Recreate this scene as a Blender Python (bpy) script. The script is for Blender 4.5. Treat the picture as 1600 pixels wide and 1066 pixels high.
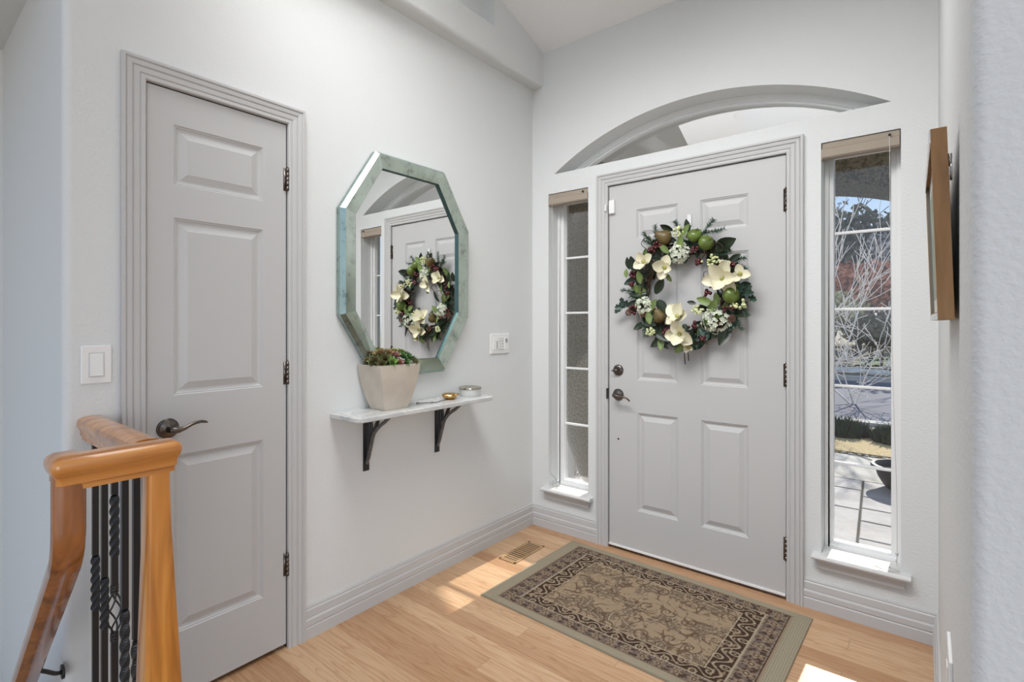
import bpy, math, random
import numpy as np
from mathutils import Vector, Matrix
from mathutils.geometry import tessellate_polygon
R = math.radians
random.seed(7); rng = np.random.RandomState(7)
scene = bpy.context.scene
for o in list(bpy.data.objects): bpy.data.objects.remove(o)
COL = scene.collection

# ------------------------------------------------------------------ camera, world, sun, lights, exposure
cam_d = bpy.data.cameras.new('camera'); cam = bpy.data.objects.new('camera', cam_d); COL.objects.link(cam)
cam.location = (1.9504, -2.6362, 1.2746); cam.rotation_euler = (R(90), 0, R(38.769))
cam_d.sensor_width = 36; cam_d.lens = 36*805.65/1600; cam_d.shift_y = -29.2/1600; cam_d.clip_start = .02
scene.camera = cam
scene.view_settings.view_transform = 'Standard'; scene.view_settings.look = 'None'
scene.view_settings.exposure = 0.09; scene.view_settings.gamma = 1.0; scene.view_settings.use_curve_mapping = False

W = bpy.data.worlds.new('sky_world'); scene.world = W; W.use_nodes = True
nt = W.node_tree; nt.nodes.clear()
wo = nt.nodes.new('ShaderNodeOutputWorld'); bg = nt.nodes.new('ShaderNodeBackground')
tc = nt.nodes.new('ShaderNodeTexCoord'); sx = nt.nodes.new('ShaderNodeSeparateXYZ'); cr = nt.nodes.new('ShaderNodeValToRGB')
mr = nt.nodes.new('ShaderNodeMapRange'); mr.inputs['From Min'].default_value = -1; mr.inputs['From Max'].default_value = 1
nt.links.new(tc.outputs['Generated'], sx.inputs[0]); nt.links.new(sx.outputs['Z'], mr.inputs['Value'])
nt.links.new(mr.outputs[0], cr.inputs[0]); nt.links.new(cr.outputs[0], bg.inputs[0]); nt.links.new(bg.outputs[0], wo.inputs[0])
e = cr.color_ramp.elements
e[0].position = 0.0; e[0].color = (.36,.35,.34,1)
e[1].position = 1.0; e[1].color = (.42,.58,.86,1)
for p, c in ((.48,(.40,.39,.38,1)), (.505,(.80,.88,.98,1)), (.60,(.50,.68,.93,1))):
    n_ = e.new(p); n_.color = c
bg.inputs[1].default_value = 1.0

sd = bpy.data.lights.new('sun', 'SUN'); sun = bpy.data.objects.new('sun', sd); COL.objects.link(sun)
sd.energy = 6.6; sd.angle = R(.6); sd.color = (1, .95, .86)
sun.rotation_euler = Vector((-.035, -1, -.617)).to_track_quat('-Z', 'Y').to_euler()
def area(name, loc, target, sx_, sy_, power, col):
    d = bpy.data.lights.new(name, 'AREA'); o = bpy.data.objects.new(name, d); COL.objects.link(o)
    d.shape = 'RECTANGLE'; d.size = sx_; d.size_y = sy_; d.energy = power; d.color = col
    o.location = loc; o.rotation_euler = (Vector(target)-Vector(loc)).to_track_quat('-Z', 'Y').to_euler()
    return o
# added fill for unseen great-room daylight, well behind and right of the foyer
area('great_room_fill_light', (5.6, -5.4, 1.35), (.4, -.9, 1.0), 3.4, 2.3, 80, (.985, .985, .985))
area('rear_fill_light', (1.6, -8.2, 2.2), (1.0, 0, 1.2), 3.0, 2.4, 8, (.96, .98, 1))  # weak second fill added far behind the camera, no window built there
# added fill panel, not a fitting, unseen above the frame, tipped towards the door
area('foyer_fill_light', (1.04, -1.74, 3.06), (.95, 0.0, .0), 1.75, .7, 23.5, (.985, .985, .985)).data.spread = R(106)

# ------------------------------------------------------------------ materials
def srgb(r, g, b):
    f = lambda c: (c/255/12.92) if c/255 <= .04045 else ((c/255+.055)/1.055)**2.4
    return (f(r), f(g), f(b), 1)
def mat(name, col, rough=.5, metal=0, bump=0, bscale=60, var=0, vscale=8, spec=.5, coat=0, bdist=.002, detail=3):
    m = bpy.data.materials.new(name); m.use_nodes = True
    t = m.node_tree; b = t.nodes['Principled BSDF']
    b.inputs['Base Color'].default_value = col; b.inputs['Roughness'].default_value = rough
    b.inputs['Metallic'].default_value = metal; b.inputs['Specular IOR Level'].default_value = spec
    b.inputs['Coat Weight'].default_value = coat; b.inputs['Coat Roughness'].default_value = .12
    tcn = t.nodes.new('ShaderNodeTexCoord')
    if var:
        n = t.nodes.new('ShaderNodeTexNoise'); n.inputs['Scale'].default_value = vscale; n.inputs['Detail'].default_value = 4
        r_ = t.nodes.new('ShaderNodeValToRGB'); r_.color_ramp.elements[0].position = .3; r_.color_ramp.elements[1].position = .7
        r_.color_ramp.elements[0].color = tuple(c*(1-var) for c in col[:3])+(1,)
        r_.color_ramp.elements[1].color = tuple(min(1, c*(1+var)) for c in col[:3])+(1,)
        t.links.new(tcn.outputs['Object'], n.inputs['Vector']); t.links.new(n.outputs['Fac'], r_.inputs[0]); t.links.new(r_.outputs[0], b.inputs['Base Color'])
    if bump:
        n2 = t.nodes.new('ShaderNodeTexNoise'); n2.inputs['Scale'].default_value = bscale; n2.inputs['Detail'].default_value = detail
        bp = t.nodes.new('ShaderNodeBump'); bp.inputs['Strength'].default_value = bump; bp.inputs['Distance'].default_value = bdist
        t.links.new(tcn.outputs['Object'], n2.inputs['Vector']); t.links.new(n2.outputs['Fac'], bp.inputs['Height']); t.links.new(bp.outputs[0], b.inputs['Normal'])
    return m
wall_m = mat('wall_paint', (.69,.70,.692,1), .62, bump=.5, bscale=120, bdist=.003, spec=.3)
ceil_m = mat('ceiling_paint', (.87,.87,.87,1), .8, bump=.3, bscale=90)
trim_m = mat('trim_paint', (.525,.519,.512,1), .42, spec=.4)
door_m = mat('door_paint', (.52,.514,.507,1), .42, bump=.12, bscale=40, bdist=.0006, spec=.4)
white_m = mat('white_vinyl', (.82,.82,.81,1), .35)
plate_m = mat('white_plastic', (.80,.795,.78,1), .35)
stool_m = mat('stool_paint', (.66,.65,.64,1), .4)
bronze_m = mat('aged_bronze', (.14,.12,.105,1), .28, metal=1, var=.35, vscale=40)
iron_m = mat('black_iron', (.018,.017,.018,1), .42, bump=.3, bscale=300, bdist=.0005)
iron2_m = mat('brushed_black_iron', (.13,.13,.13,1), .32, metal=.5, var=.5, vscale=60)
gap_m = mat('dark_gap', (.02,.018,.016,1), .9)
stucco_m = mat('porch_stucco', srgb(128,120,102), .95, bump=1.0, bscale=60, bdist=.03, var=.55, vscale=55, detail=6)
concrete_m = mat('concrete', srgb(178,174,168), .9, bump=.4, bscale=60, var=.1, vscale=6)
paver_m = mat('stamped_concrete', srgb(172,170,172), .85, bump=.8, bscale=18, bdist=.006, var=.13, vscale=5)
asphalt_m = mat('asphalt', srgb(78,80,96), .9, var=.16, vscale=1.6)
dirt_m = mat('dry_ground', srgb(150,140,122), 1, var=.3, vscale=3)
lawn_m = mat('dormant_grass', srgb(196,174,132), 1, bump=1, bscale=80, bdist=.02, var=.18, vscale=30)
green_m = mat('green_lawn', srgb(92,112,78), 1, var=.2, vscale=20)
stone_m = mat('pale_stone', srgb(190,186,180), .9, var=.2, vscale=9)
pot_m = mat('planter_black', (.03,.03,.034,1), .5)
potstone_m = mat('pot_stone', srgb(196,186,172), .85, var=.08, vscale=14, bump=.3, bscale=120, bdist=.0008)
soil_m = mat('soil', (.02,.016,.012,1), 1)
bark_pale = mat('pale_bark', srgb(232,224,216), .9); bark_dark = mat('dark_bark', srgb(112,102,98), .95)
brass_m = mat('brass', (.55,.34,.13,1), .28, metal=1, var=.3, vscale=60)
pewter_m = mat('pewter', (.42,.42,.41,1), .35, metal=1)
tin_m = mat('tin_side', srgb(196,197,194), .45, var=.05, vscale=20)
shade_m = mat('shade_fabric', srgb(160,148,134), .9, bump=.4, bscale=500, bdist=.0004)
pic_m = mat('picture_print', srgb(150,158,142), .6, var=.4, vscale=25)
matboard_m = mat('mat_board', srgb(215,214,206), .8)
picside_m = mat('picture_inner_lip', srgb(118,114,106), .7)
cord_m = mat('cord', srgb(205,203,198), .6)

def leafmat(name, c, rough=.5, trans=0):
    m = mat(name, srgb(*c), rough, var=.25, vscale=30)
    return m
lf_dark = leafmat('leaf_dark', (38,50,34), .35); lf_light = leafmat('leaf_light', (112,132,72), .5); lf_holly = leafmat('leaf_teal', (48,72,60), .4)
lf_pine = leafmat('pine_needle', (62,84,66), .6); petal_m = mat('magnolia_petal', srgb(226,220,192), .55, var=.07, vscale=18)
hyd_m = mat('hydrangea_petal', srgb(216,220,200), .7, var=.12, vscale=60); bud_m = mat('pale_bud', srgb(212,216,164), .5); apple_m = mat('apple_skin', srgb(94,112,46), .3, var=.25, vscale=20)
pear_m = mat('pear_skin', srgb(98,82,44), .4, var=.35, vscale=22); berry_m = mat('berry_skin', srgb(78,24,28), .25); twig_m = mat('twig', srgb(74,54,40), .85, var=.3, vscale=60)
cone_m = mat('pine_cone', srgb(92,62,46), .8); stamen_m = mat('stamen', srgb(170,168,92), .7); ribbon_m = mat('plastic_clear_hook', srgb(226,226,224), .25)

def wood_mat(name, dark, mid, light, rough, axis, coat=.0, scale=1.0):
    m = bpy.data.materials.new(name); m.use_nodes = True; t = m.node_tree; b = t.nodes['Principled BSDF']
    b.inputs['Roughness'].default_value = rough; b.inputs['Coat Weight'].default_value = coat; b.inputs['Coat Roughness'].default_value = .08
    tcn = t.nodes.new('ShaderNodeTexCoord'); mp = t.nodes.new('ShaderNodeMapping')
    s = [26*scale]*3; s[axis] = 2.2*scale; mp.inputs['Scale'].default_value = s
    n = t.nodes.new('ShaderNodeTexNoise'); n.inputs['Scale'].default_value = 1; n.inputs['Detail'].default_value = 6; n.inputs['Distortion'].default_value = .8
    r_ = t.nodes.new('ShaderNodeValToRGB'); els = r_.color_ramp.elements
    els[0].position = .30; els[0].color = dark; els[1].position = .72; els[1].color = light; k = els.new(.5); k.color = mid
    t.links.new(tcn.outputs['Object'], mp.inputs[0]); t.links.new(mp.outputs[0], n.inputs['Vector']); t.links.new(n.outputs['Fac'], r_.inputs[0]); t.links.new(r_.outputs[0], b.inputs['Base Color'])
    return m
oak_z = wood_mat('honey_oak_upright', srgb(156,94,34), srgb(202,130,50), srgb(224,160,74), .3, 2, .7)
oak_x = wood_mat('honey_oak_rail', srgb(154,94,40), srgb(196,126,56), srgb(218,154,78), .3, 1, .7)
oak_fr = wood_mat('rustic_frame_wood', srgb(124,92,60), srgb(160,120,80), srgb(178,142,98), .7, 2, 0, 1.6)

oak_dk = wood_mat('dark_honey_oak', srgb(112,66,34), srgb(152,92,44), srgb(178,112,58), .24, 2, .8)
def floor_mat():
    m = bpy.data.materials.new('oak_floor'); m.use_nodes = True; t = m.node_tree; b = t.nodes['Principled BSDF']; L = t.links
    b.inputs['Roughness'].default_value = .34; b.inputs['Coat Weight'].default_value = .15; b.inputs['Coat Roughness'].default_value = .2
    tcn = t.nodes.new('ShaderNodeTexCoord')
    br = t.nodes.new('ShaderNodeTexBrick'); br.offset = .37; br.offset_frequency = 3; br.squash = 1
    br.inputs['Scale'].default_value = 1; br.inputs['Brick Width'].default_value = 1.05; br.inputs['Row Height'].default_value = .083
    br.inputs['Mortar Size'].default_value = .0012; br.inputs['Mortar Smooth'].default_value = .4; br.inputs['Bias'].default_value = 0
    br.inputs['Color1'].default_value = (0,0,0,1); br.inputs['Color2'].default_value = (1,1,1,1); br.inputs['Mortar'].default_value = (.5,.5,.5,1)
    L.new(tcn.outputs['Object'], br.inputs['Vector'])
    # per-plank shift of the grain
    mulv = t.nodes.new('ShaderNodeVectorMath'); mulv.operation = 'MULTIPLY_ADD'; mulv.inputs[1].default_value = (9,5,3)
    L.new(br.outputs['Color'], mulv.inputs[0]); L.new(tcn.outputs['Object'], mulv.inputs[2])
    mp = t.nodes.new('ShaderNodeMapping'); mp.inputs['Scale'].default_value = (1.6, 15, 1); L.new(mulv.outputs[0], mp.inputs[0])
    n = t.nodes.new('ShaderNodeTexNoise'); n.inputs['Scale'].default_value = 1; n.inputs['Detail'].default_value = 2; n.inputs['Distortion'].default_value = .4
    L.new(mp.outputs[0], n.inputs['Vector'])
    ml = t.nodes.new('ShaderNodeMath'); ml.operation = 'MULTIPLY'; ml.inputs[1].default_value = 9; L.new(n.outputs['Fac'], ml.inputs[0])
    fr = t.nodes.new('ShaderNodeMath'); fr.operation = 'PINGPONG'; fr.inputs[1].default_value = .5; L.new(ml.outputs[0], fr.inputs[0])
    pw = t.nodes.new('ShaderNodeMapRange'); pw.inputs['From Min'].default_value = 0; pw.inputs['From Max'].default_value = .16; pw.inputs['To Min'].default_value = 1; pw.inputs['To Max'].default_value = 0
    L.new(fr.outputs[0], pw.inputs['Value'])
    mp2 = t.nodes.new('ShaderNodeMapping'); mp2.inputs['Scale'].default_value = (6, 130, 1); L.new(mulv.outputs[0], mp2.inputs[0])
    n2 = t.nodes.new('ShaderNodeTexNoise'); n2.inputs['Scale'].default_value = 1; n2.inputs['Detail'].default_value = 3; L.new(mp2.outputs[0], n2.inputs['Vector'])
    tone = t.nodes.new('ShaderNodeValToRGB'); ee = tone.color_ramp.elements
    ee[0].position = 0; ee[0].color = srgb(180,140,104); ee[1].position = 1; ee[1].color = srgb(208,174,138)
    L.new(br.outputs['Color'], tone.inputs[0])
    mx = t.nodes.new('ShaderNodeMixRGB'); mx.blend_type = 'MULTIPLY'; mx.inputs[2].default_value = srgb(214,176,140)
    ms = t.nodes.new('ShaderNodeMath'); ms.operation = 'MULTIPLY'; ms.inputs[1].default_value = .38; L.new(pw.outputs[0], ms.inputs[0])
    L.new(ms.outputs[0], mx.inputs[0]); L.new(tone.outputs[0], mx.inputs[1])
    mx2 = t.nodes.new('ShaderNodeMixRGB'); mx2.blend_type = 'MULTIPLY'; mx2.inputs[2].default_value = srgb(214,184,150)
    mr2 = t.nodes.new('ShaderNodeMapRange'); mr2.inputs['From Min'].default_value = .45; mr2.inputs['From Max'].default_value = .7; mr2.inputs['To Max'].default_value = .45
    L.new(n2.outputs['Fac'], mr2.inputs['Value']); L.new(mr2.outputs[0], mx2.inputs[0]); L.new(mx.outputs[0], mx2.inputs[1])
    mx3 = t.nodes.new('ShaderNodeMixRGB'); mx3.inputs[2].default_value = srgb(128,90,60)
    mm = t.nodes.new('ShaderNodeMath'); mm.operation = 'MULTIPLY'; mm.inputs[1].default_value = .6; L.new(br.outputs['Fac'], mm.inputs[0])
    L.new(mm.outputs[0], mx3.inputs[0]); L.new(mx2.outputs[0], mx3.inputs[1]); L.new(mx3.outputs[0], b.inputs['Base Color'])
    return m
floor_m = floor_mat()
def marble_mat():
    m = bpy.data.materials.new('grey_marble'); m.use_nodes = True; t = m.node_tree; b = t.nodes['Principled BSDF']; L = t.links
    b.inputs['Roughness'].default_value = .16
    tcn = t.nodes.new('ShaderNodeTexCoord'); n = t.nodes.new('ShaderNodeTexNoise'); n.inputs['Scale'].default_value = 7; n.inputs['Detail'].default_value = 8; n.inputs['Distortion'].default_value = 1.6
    r_ = t.nodes.new('ShaderNodeValToRGB'); e_ = r_.color_ramp.elements; e_[0].position = .3; e_[0].color = srgb(212,211,206); e_[1].position = .75; e_[1].color = srgb(206,206,203)
    k = e_.new(.5); k.color = srgb(188,190,190); k = e_.new(.55); k.color = srgb(208,207,203)
    L.new(tcn.outputs['Object'], n.inputs['Vector']); L.new(n.outputs['Fac'], r_.inputs[0]); L.new(r_.outputs[0], b.inputs['Base Color']); return m
marble_m = marble_mat()
def mirror_mat(name, col, rough, blot=0, rmin=.05):
    m = bpy.data.materials.new(name); m.use_nodes = True; t = m.node_tree; b = t.nodes['Principled BSDF']; L = t.links
    b.inputs['Metallic'].default_value = 1; b.inputs['Roughness'].default_value = rough; b.inputs['Base Color'].default_value = col
    if blot:
        tcn = t.nodes.new('ShaderNodeTexCoord'); n = t.nodes.new('ShaderNodeTexNoise'); n.inputs['Scale'].default_value = 16; n.inputs['Detail'].default_value = 8; n.inputs['Roughness'].default_value = .7
        r_ = t.nodes.new('ShaderNodeValToRGB'); e_ = r_.color_ramp.elements; e_[0].position = .34; e_[0].color = tuple(c*.55 for c in col[:3])+(1,); e_[1].position = .66; e_[1].color = tuple(min(1, c*1.12) for c in col[:3])+(1,)
        k = e_.new(.47); k.color = col
        L.new(tcn.outputs['Object'], n.inputs['Vector']); L.new(n.outputs['Fac'], r_.inputs[0]); L.new(r_.outputs[0], b.inputs['Base Color'])
        mr_ = t.nodes.new('ShaderNodeMapRange'); mr_.inputs['To Min'].default_value = .34; mr_.inputs['To Max'].default_value = rmin; L.new(n.outputs['Fac'], mr_.inputs['Value']); L.new(mr_.outputs[0], b.inputs['Roughness'])
    return m
mirror_m = mirror_mat('mirror_silver', (.90,.91,.90,1), .0)
antique_m = mirror_mat('antiqued_mirror', (.62,.70,.62,1), .2, 1)
edge_m = mirror_mat('bevelled_green_edge', (.33,.42,.39,1), .2, 1, .34)
def glass_mat():
    m = bpy.data.materials.new('window_glass'); m.use_nodes = True; t = m.node_tree; t.nodes.clear(); L = t.links
    o_ = t.nodes.new('ShaderNodeOutputMaterial'); g = t.nodes.new('ShaderNodeBsdfGlossy'); g.inputs['Roughness'].default_value = 0
    tr = t.nodes.new('ShaderNodeBsdfTransparent'); tr.inputs[0].default_value = (.96,.97,.965,1)
    f = t.nodes.new('ShaderNodeFresnel'); f.inputs[0].default_value = 1.75; mx = t.nodes.new('ShaderNodeMixShader')
    L.new(f.outputs[0], mx.inputs[0]); L.new(tr.outputs[0], mx.inputs[1]); L.new(g.outputs[0], mx.inputs[2]); L.new(mx.outputs[0], o_.inputs[0]); return m
glass_m = glass_mat()
def vcol_mat(name, rough):
    m = bpy.data.materials.new(name); m.use_nodes = True; t = m.node_tree; b = t.nodes['Principled BSDF']; b.inputs['Roughness'].default_value = rough; b.inputs['Specular IOR Level'].default_value = .1
    a = t.nodes.new('ShaderNodeAttribute'); a.attribute_name = 'weave'; t.links.new(a.outputs['Color'], b.inputs['Base Color'])
    return m

# ------------------------------------------------------------------ mesh building
class M:
    def __init__(s): s.v = []; s.f = []
    def add(s, vs, fs):
        k = len(s.v); s.v += [tuple(v) for v in vs]; s.f += [tuple(i+k for i in f) for f in fs]; return s
    def box(s, x0, x1, y0, y1, z0, z1):
        x0, x1 = min(x0,x1), max(x0,x1); y0, y1 = min(y0,y1), max(y0,y1); z0, z1 = min(z0,z1), max(z0,z1)
        return s.add([(x0,y0,z0),(x1,y0,z0),(x1,y1,z0),(x0,y1,z0),(x0,y0,z1),(x1,y0,z1),(x1,y1,z1),(x0,y1,z1)],
                     [(0,3,2,1),(4,5,6,7),(0,1,5,4),(1,2,6,5),(2,3,7,6),(3,0,4,7)])
    def rings(s, rings, closed=True, caps=True):
        n = len(rings[0]); vs = [p for r in rings for p in r]; fs = []
        for i in range(len(rings)-1):
            for j in range(n if closed else n-1):
                a = i*n+j; b = i*n+(j+1) % n; fs.append((a, b, b+n, a+n))
        if caps and closed:
            fs.append(tuple(range(n-1, -1, -1))); k = (len(rings)-1)*n; fs.append(tuple(range(k, k+n)))
        return s.add(vs, fs)
    def tube(s, pts, r, n=8, caps=True, flat=1.0):
        pts = [Vector(p) for p in pts]; rs = r if hasattr(r, '__len__') else [r]*len(pts); rings = []
        up = None
        for i, p in enumerate(pts):
            d = (pts[min(i+1, len(pts)-1)]-pts[max(i-1, 0)]).normalized()
            if up is None: up = Vector((0,0,1)) if abs(d.z) < .9 else Vector((1,0,0))
            a = d.cross(up)
            if a.length < 1e-4: a = d.cross(Vector((.3,.8,.1)))
            a.normalize(); b = a.cross(d).normalized(); up = b
            rings.append([p+(a*math.cos(2*math.pi*k/n)*flat+b*math.sin(2*math.pi*k/n))*rs[i] for k in range(n)])
        return s.rings(rings, True, caps)
    def lathe(s, prof, c, ax=(0,0,1), n=20, sc=(1,1)):
        ax = Vector(ax).normalized(); u = ax.cross(Vector((0,0,1)) if abs(ax.z) < .9 else Vector((1,0,0))).normalized(); w = ax.cross(u); c = Vector(c)
        return s.rings([[c+ax*h+(u*math.cos(2*math.pi*k/n)*sc[0]+w*math.sin(2*math.pi*k/n)*sc[1])*r for k in range(n)] for r, h in prof])
    def ball(s, c, r, n=8, m=5, sq=(1,1,1)):
        c = Vector(c); rg = []
        for i in range(m+1):
            t = math.pi*i/m; t = min(max(t, .02), math.pi-.02)
            rg.append([c+Vector((math.sin(t)*math.cos(2*math.pi*k/n)*r*sq[0], math.sin(t)*math.sin(2*math.pi*k/n)*r*sq[1], -math.cos(t)*r*sq[2])) for k in range(n)])
        return s.rings(rg)
    def poly(s, loops, fn):           # flat polygon with holes; fn maps (a,b) -> xyz
        tri = tessellate_polygon([[Vector((a, b, 0)) for a, b in lp] for lp in loops])
        pts = [p for lp in loops for p in lp]
        vs = [fn(*p) for p in pts]
        return s.add(vs, [tuple(t) for t in tri])
def build(name, m, material, smooth=False, parent=None, origin=(0,0,0), bevel=0, seg=2):
    me = bpy.data.meshes.new(name); og = Vector(origin)
    me.from_pydata([tuple(Vector(v)-og) for v in m.v], [], m.f); me.update()
    import bmesh as _b
    bm = _b.new(); bm.from_mesh(me); _b.ops.remove_doubles(bm, verts=bm.verts, dist=1e-6); _b.ops.recalc_face_normals(bm, faces=bm.faces); bm.to_mesh(me); bm.free()
    o = bpy.data.objects.new(name, me); COL.objects.link(o); me.materials.append(material)
    if smooth:
        me.polygons.foreach_set('use_smooth', [True]*len(me.polygons))
    if bevel:
        bv = o.modifiers.new('bevel', 'BEVEL'); bv.width = bevel; bv.segments = seg; bv.limit_method = 'ANGLE'; bv.angle_limit = R(40)
    if parent is not None: o.parent = parent
    else: o.location = og
    return o
def tag(o, label=None, cat=None, group=None, kind=None):
    if label: o['label'] = label
    if cat: o['category'] = cat
    if group: o['group'] = group
    if kind: o['kind'] = kind
    return o
def thing(name, label, cat, loc, group=None, kind=None):
    o = bpy.data.objects.new(name, None); COL.objects.link(o); o.location = loc; o.empty_display_size = .05
    return tag(o, label, cat, group, kind)
def part(root, name, m, material, smooth=False, bevel=0, seg=2, label=None, parent=None):
    o = build(name, m, material, smooth, parent or root, tuple(root.location), bevel, seg)
    if label: o['label'] = label
    return o
def struct(name, m, material, smooth=False, bevel=0, label=None, cat=None, seg=2):
    o = build(name, m, material, smooth, None, (0,0,0), bevel, seg); return tag(o, label, cat, kind='structure')
def smooth_angle(o, a=40):
    me = o.data; me.polygons.foreach_set('use_smooth', [True]*len(me.polygons))
    try: me.set_sharp_from_angle(angle=R(a))
    except Exception: pass
    return o
def arc(cx, cy, r, a0, a1, n): return [(cx+r*math.cos(R(a0+(a1-a0)*i/n)), cy+r*math.sin(R(a0+(a1-a0)*i/n))) for i in range(n+1)]

# ------------------------------------------------------------------ the room shell
CX = 1.988                       # plane of the right-hand wall
AC = (1.002, .901); AR = 1.533   # transom arch centre (x, z) and radius
a0 = math.degrees(math.asin((2.186-AC[1])/AR))
arch = arc(AC[0], AC[1], AR, a0, 180-a0, 40)
def rect(x0, x1, z0, z1): return [(x0,z0),(x1,z0),(x1,z1),(x0,z1)]
WB_L = rect(.124,.406,.25,2.068); WB_R = rect(1.588,1.870,.25,2.068)
# the front wall with door, two sidelights and the arched transom
m = M(); T = .20
outer = [(0,0),(.512,0),(.512,2.077),(1.478,2.077),(1.478,0),(CX,0),(CX,2.955),(-.14,2.955),(-.14,0)]
outer = [(-.14,-.05),(.512,-.05),(.512,2.077),(1.478,2.077),(1.478,-.05),(CX+.14,-.05),(CX+.14,3.2),(-.14,3.2)]
m.poly([outer, WB_L, WB_R, arch], lambda a, b: (a, 0, b))
for lp in (WB_L, WB_R, arch):
    m.rings([[(a, 0, b) for a, b in lp], [(a, T, b) for a, b in lp]], True, False)
struct('wall_front', m, wall_m, label='off-white textured wall around the front door and sidelights', cat='wall')
m = M(); m.poly([outer, WB_L, WB_R, arch], lambda a, b: (a, T, b))
for x in (.512, 1.478): m.box(x-.002, x+.002, .10, T, 0, 2.077)
struct('wall_outer', m, stucco_m, label='brown stucco outer face of the entry wall', cat='wall')

# left wall with the closet door opening, its rounded end and the stairwell side
YE = -2.287; rb = .022
m = M()
m.poly([[(.0,-.06),(.0,3.3),(YE+rb,3.3),(YE+rb,-.06),(-2.098,-.06),(-2.098,2.074),(-1.600,2.074),(-1.600,-.06)]], lambda a, b: (0, a, b))
prof = [(0,YE+rb)]+[(x, y) for x, y in [( -rb+rb*math.cos(R(t)), YE+rb-rb*math.sin(R(t))) for t in range(0, 91, 10)]]+[(-2.2, YE)]
m.rings([[(x, y, -2.6) for x, y in prof], [(x, y, 3.6) for x, y in prof]], False, False)
# the closed closet behind the door
m.box(-.75, -.10, -2.2, -1.45, -.06, 2.4)
w = struct('wall_left', m, wall_m, label='off-white textured wall with the closet door and mirror', cat='wall'); smooth_angle(w, 50)
m = M(); m.box(-1.14, -1.08, -3.6, YE+.02, -2.6, 3.6); struct('wall_stairwell', m, wall_m, label='far wall of the stairwell', cat='wall')
m = M(); m.box(-1.1, -.15, -3.4, YE, 2.42, 2.55); struct('ceiling_stairwell', m, wall_m, label='lowered ceiling over the stairs', cat='ceiling')

# overhanging beam above the left wall with a display niche
bx = .086; br_ = .02; zb = 2.745
m = M()
pf = [(0,zb),(bx-br_,zb)]+[(bx-br_+br_*math.sin(R(t)), zb+br_-br_*math.cos(R(t))) for t in range(10, 91, 16)]
m.rings([[(x, 0.0, z) for x, z in pf], [(x, -4.2, z) for x, z in pf]], False, False)
niche = [(-.467,2.917),(-2.3,2.917),(-2.3,3.60),(-.467,3.10)]
m.poly([[(0,zb+br_),(-4.2,zb+br_),(-4.2,4.4),(0,3.0)], niche], lambda a, b: (bx, a, b))
rr = .012
m.rings([[(bx, a, b) for a, b in niche], [(bx-.28, a, b) for a, b in niche]], True, False)
m.poly([niche], lambda a, b: (bx-.28, a, b))
w = struct('wall_beam', m, wall_m, label='overhanging upper wall with a recessed plant niche', cat='wall'); smooth_angle(w, 35)

# right wall, rounded corner and return beside the camera
YD = -1.893; rd = .014
m = M()
prof = [(CX, 0)]+[(CX+rd-rd*math.cos(R(t)), YD+rd-rd*math.sin(R(t))) for t in range(0, 91, 10)]+[(3.6, YD)]
m.rings([[(x, y, -.05) for x, y in prof], [(x, y, 4.2) for x, y in prof]], False, False)
w = struct('wall_right', m, wall_m, label='off-white wall edge at the right beside the camera', cat='wall'); smooth_angle(w, 50)

# floor with the stairwell cut out, vaulted ceiling
m = M(); m.poly([[(-.14,.2),(CX+.14,.2),(CX+.14,-1.8),(6,-1.8),(6,-7.5),(.75,-7.5),(.75,-2.25),(.0,-2.25),(-.14,-2.25)]], lambda a, b: (a, b, 0))
m.poly([[(-.14,.2),(CX+.14,.2),(CX+.14,-1.8),(6,-1.8),(6,-7.5),(.75,-7.5),(.75,-2.25),(.0,-2.25),(-.14,-2.25)]], lambda a, b: (a, b, -.05))
struct('floor', m, floor_m, label='light oak plank floor of the foyer', cat='floor')
m = M(); m.box(0,.75,-2.252,-2.235,-.4,-.002); m.box(.75,.77,-7.5,-2.25,-.4,-.002)
struct('trim_stair_edge', m, wall_m, label='white edge below the stair opening', cat='trim')
m = M()
for i in range(10): m.box(.75-.27*(i+1), .75-.27*i, -3.3, YE-.002, -.18*(i+1)-.3, -.18*(i+1))
struct('stairs', m, floor_m, label='oak stairs going down on the left', cat='stairs')
m = M(); sl = .34
m.add([(-.3,.25,2.955-.25*sl),(6,.25,2.955-.25*sl),(6,-7.5,2.955+7.5*sl),(-.3,-7.5,2.955+7.5*sl)], [(0,1,2,3)])
m.add([(-.3,.25,3.05),(6,.25,3.05),(6,-7.5,3.05+7.5*sl),(-.3,-7.5,3.05+7.5*sl)], [(0,1,2,3)])
struct('ceiling', m, ceil_m, label='white vaulted ceiling rising from the front wall', cat='ceiling')

# baseboards with a stepped profile swept along each wall
BBP = [(.0,0),(.017,0),(.017,.044),(.0135,.049),(.0165,.053),(.0165,.074),(.012,.082),(.0125,.086),(.0115,.112),(.0075,.117),(.0085,.121),(.006,.128),(0,.128)]
def baseboard(name, p0, p1, nrm, mit0, mit1, label):
    p0 = Vector(p0); p1 = Vector(p1); d = (p1-p0).normalized(); n = Vector(nrm); m = M()
    m.rings([[p0+n*t+d*(t*mit0)+Vector((0,0,z)) for t, z in BBP], [p1+n*t-d*(t*mit1)+Vector((0,0,z)) for t, z in BBP]])
    return struct(name, m, trim_m, label=label, cat='baseboard')
baseboard('baseboard_left', (0,0,0), (0,-1.546,0), (1,0,0), 1, 0, 'grey stepped baseboard under the marble shelf')
baseboard('baseboard_front', (0,0,0), (.469,0,0), (0,-1,0), 1, 0, 'grey stepped baseboard between corner and front door')
baseboard('baseboard_front_right', (1.521,0,0), (CX,0,0), (0,-1,0), 0, 1, 'grey stepped baseboard right of the front door')
baseboard('baseboard_right', (CX,0,0), (CX,YD+.016,0), (-1,0,0), 1, 0, 'grey stepped baseboard along the right wall')
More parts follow.
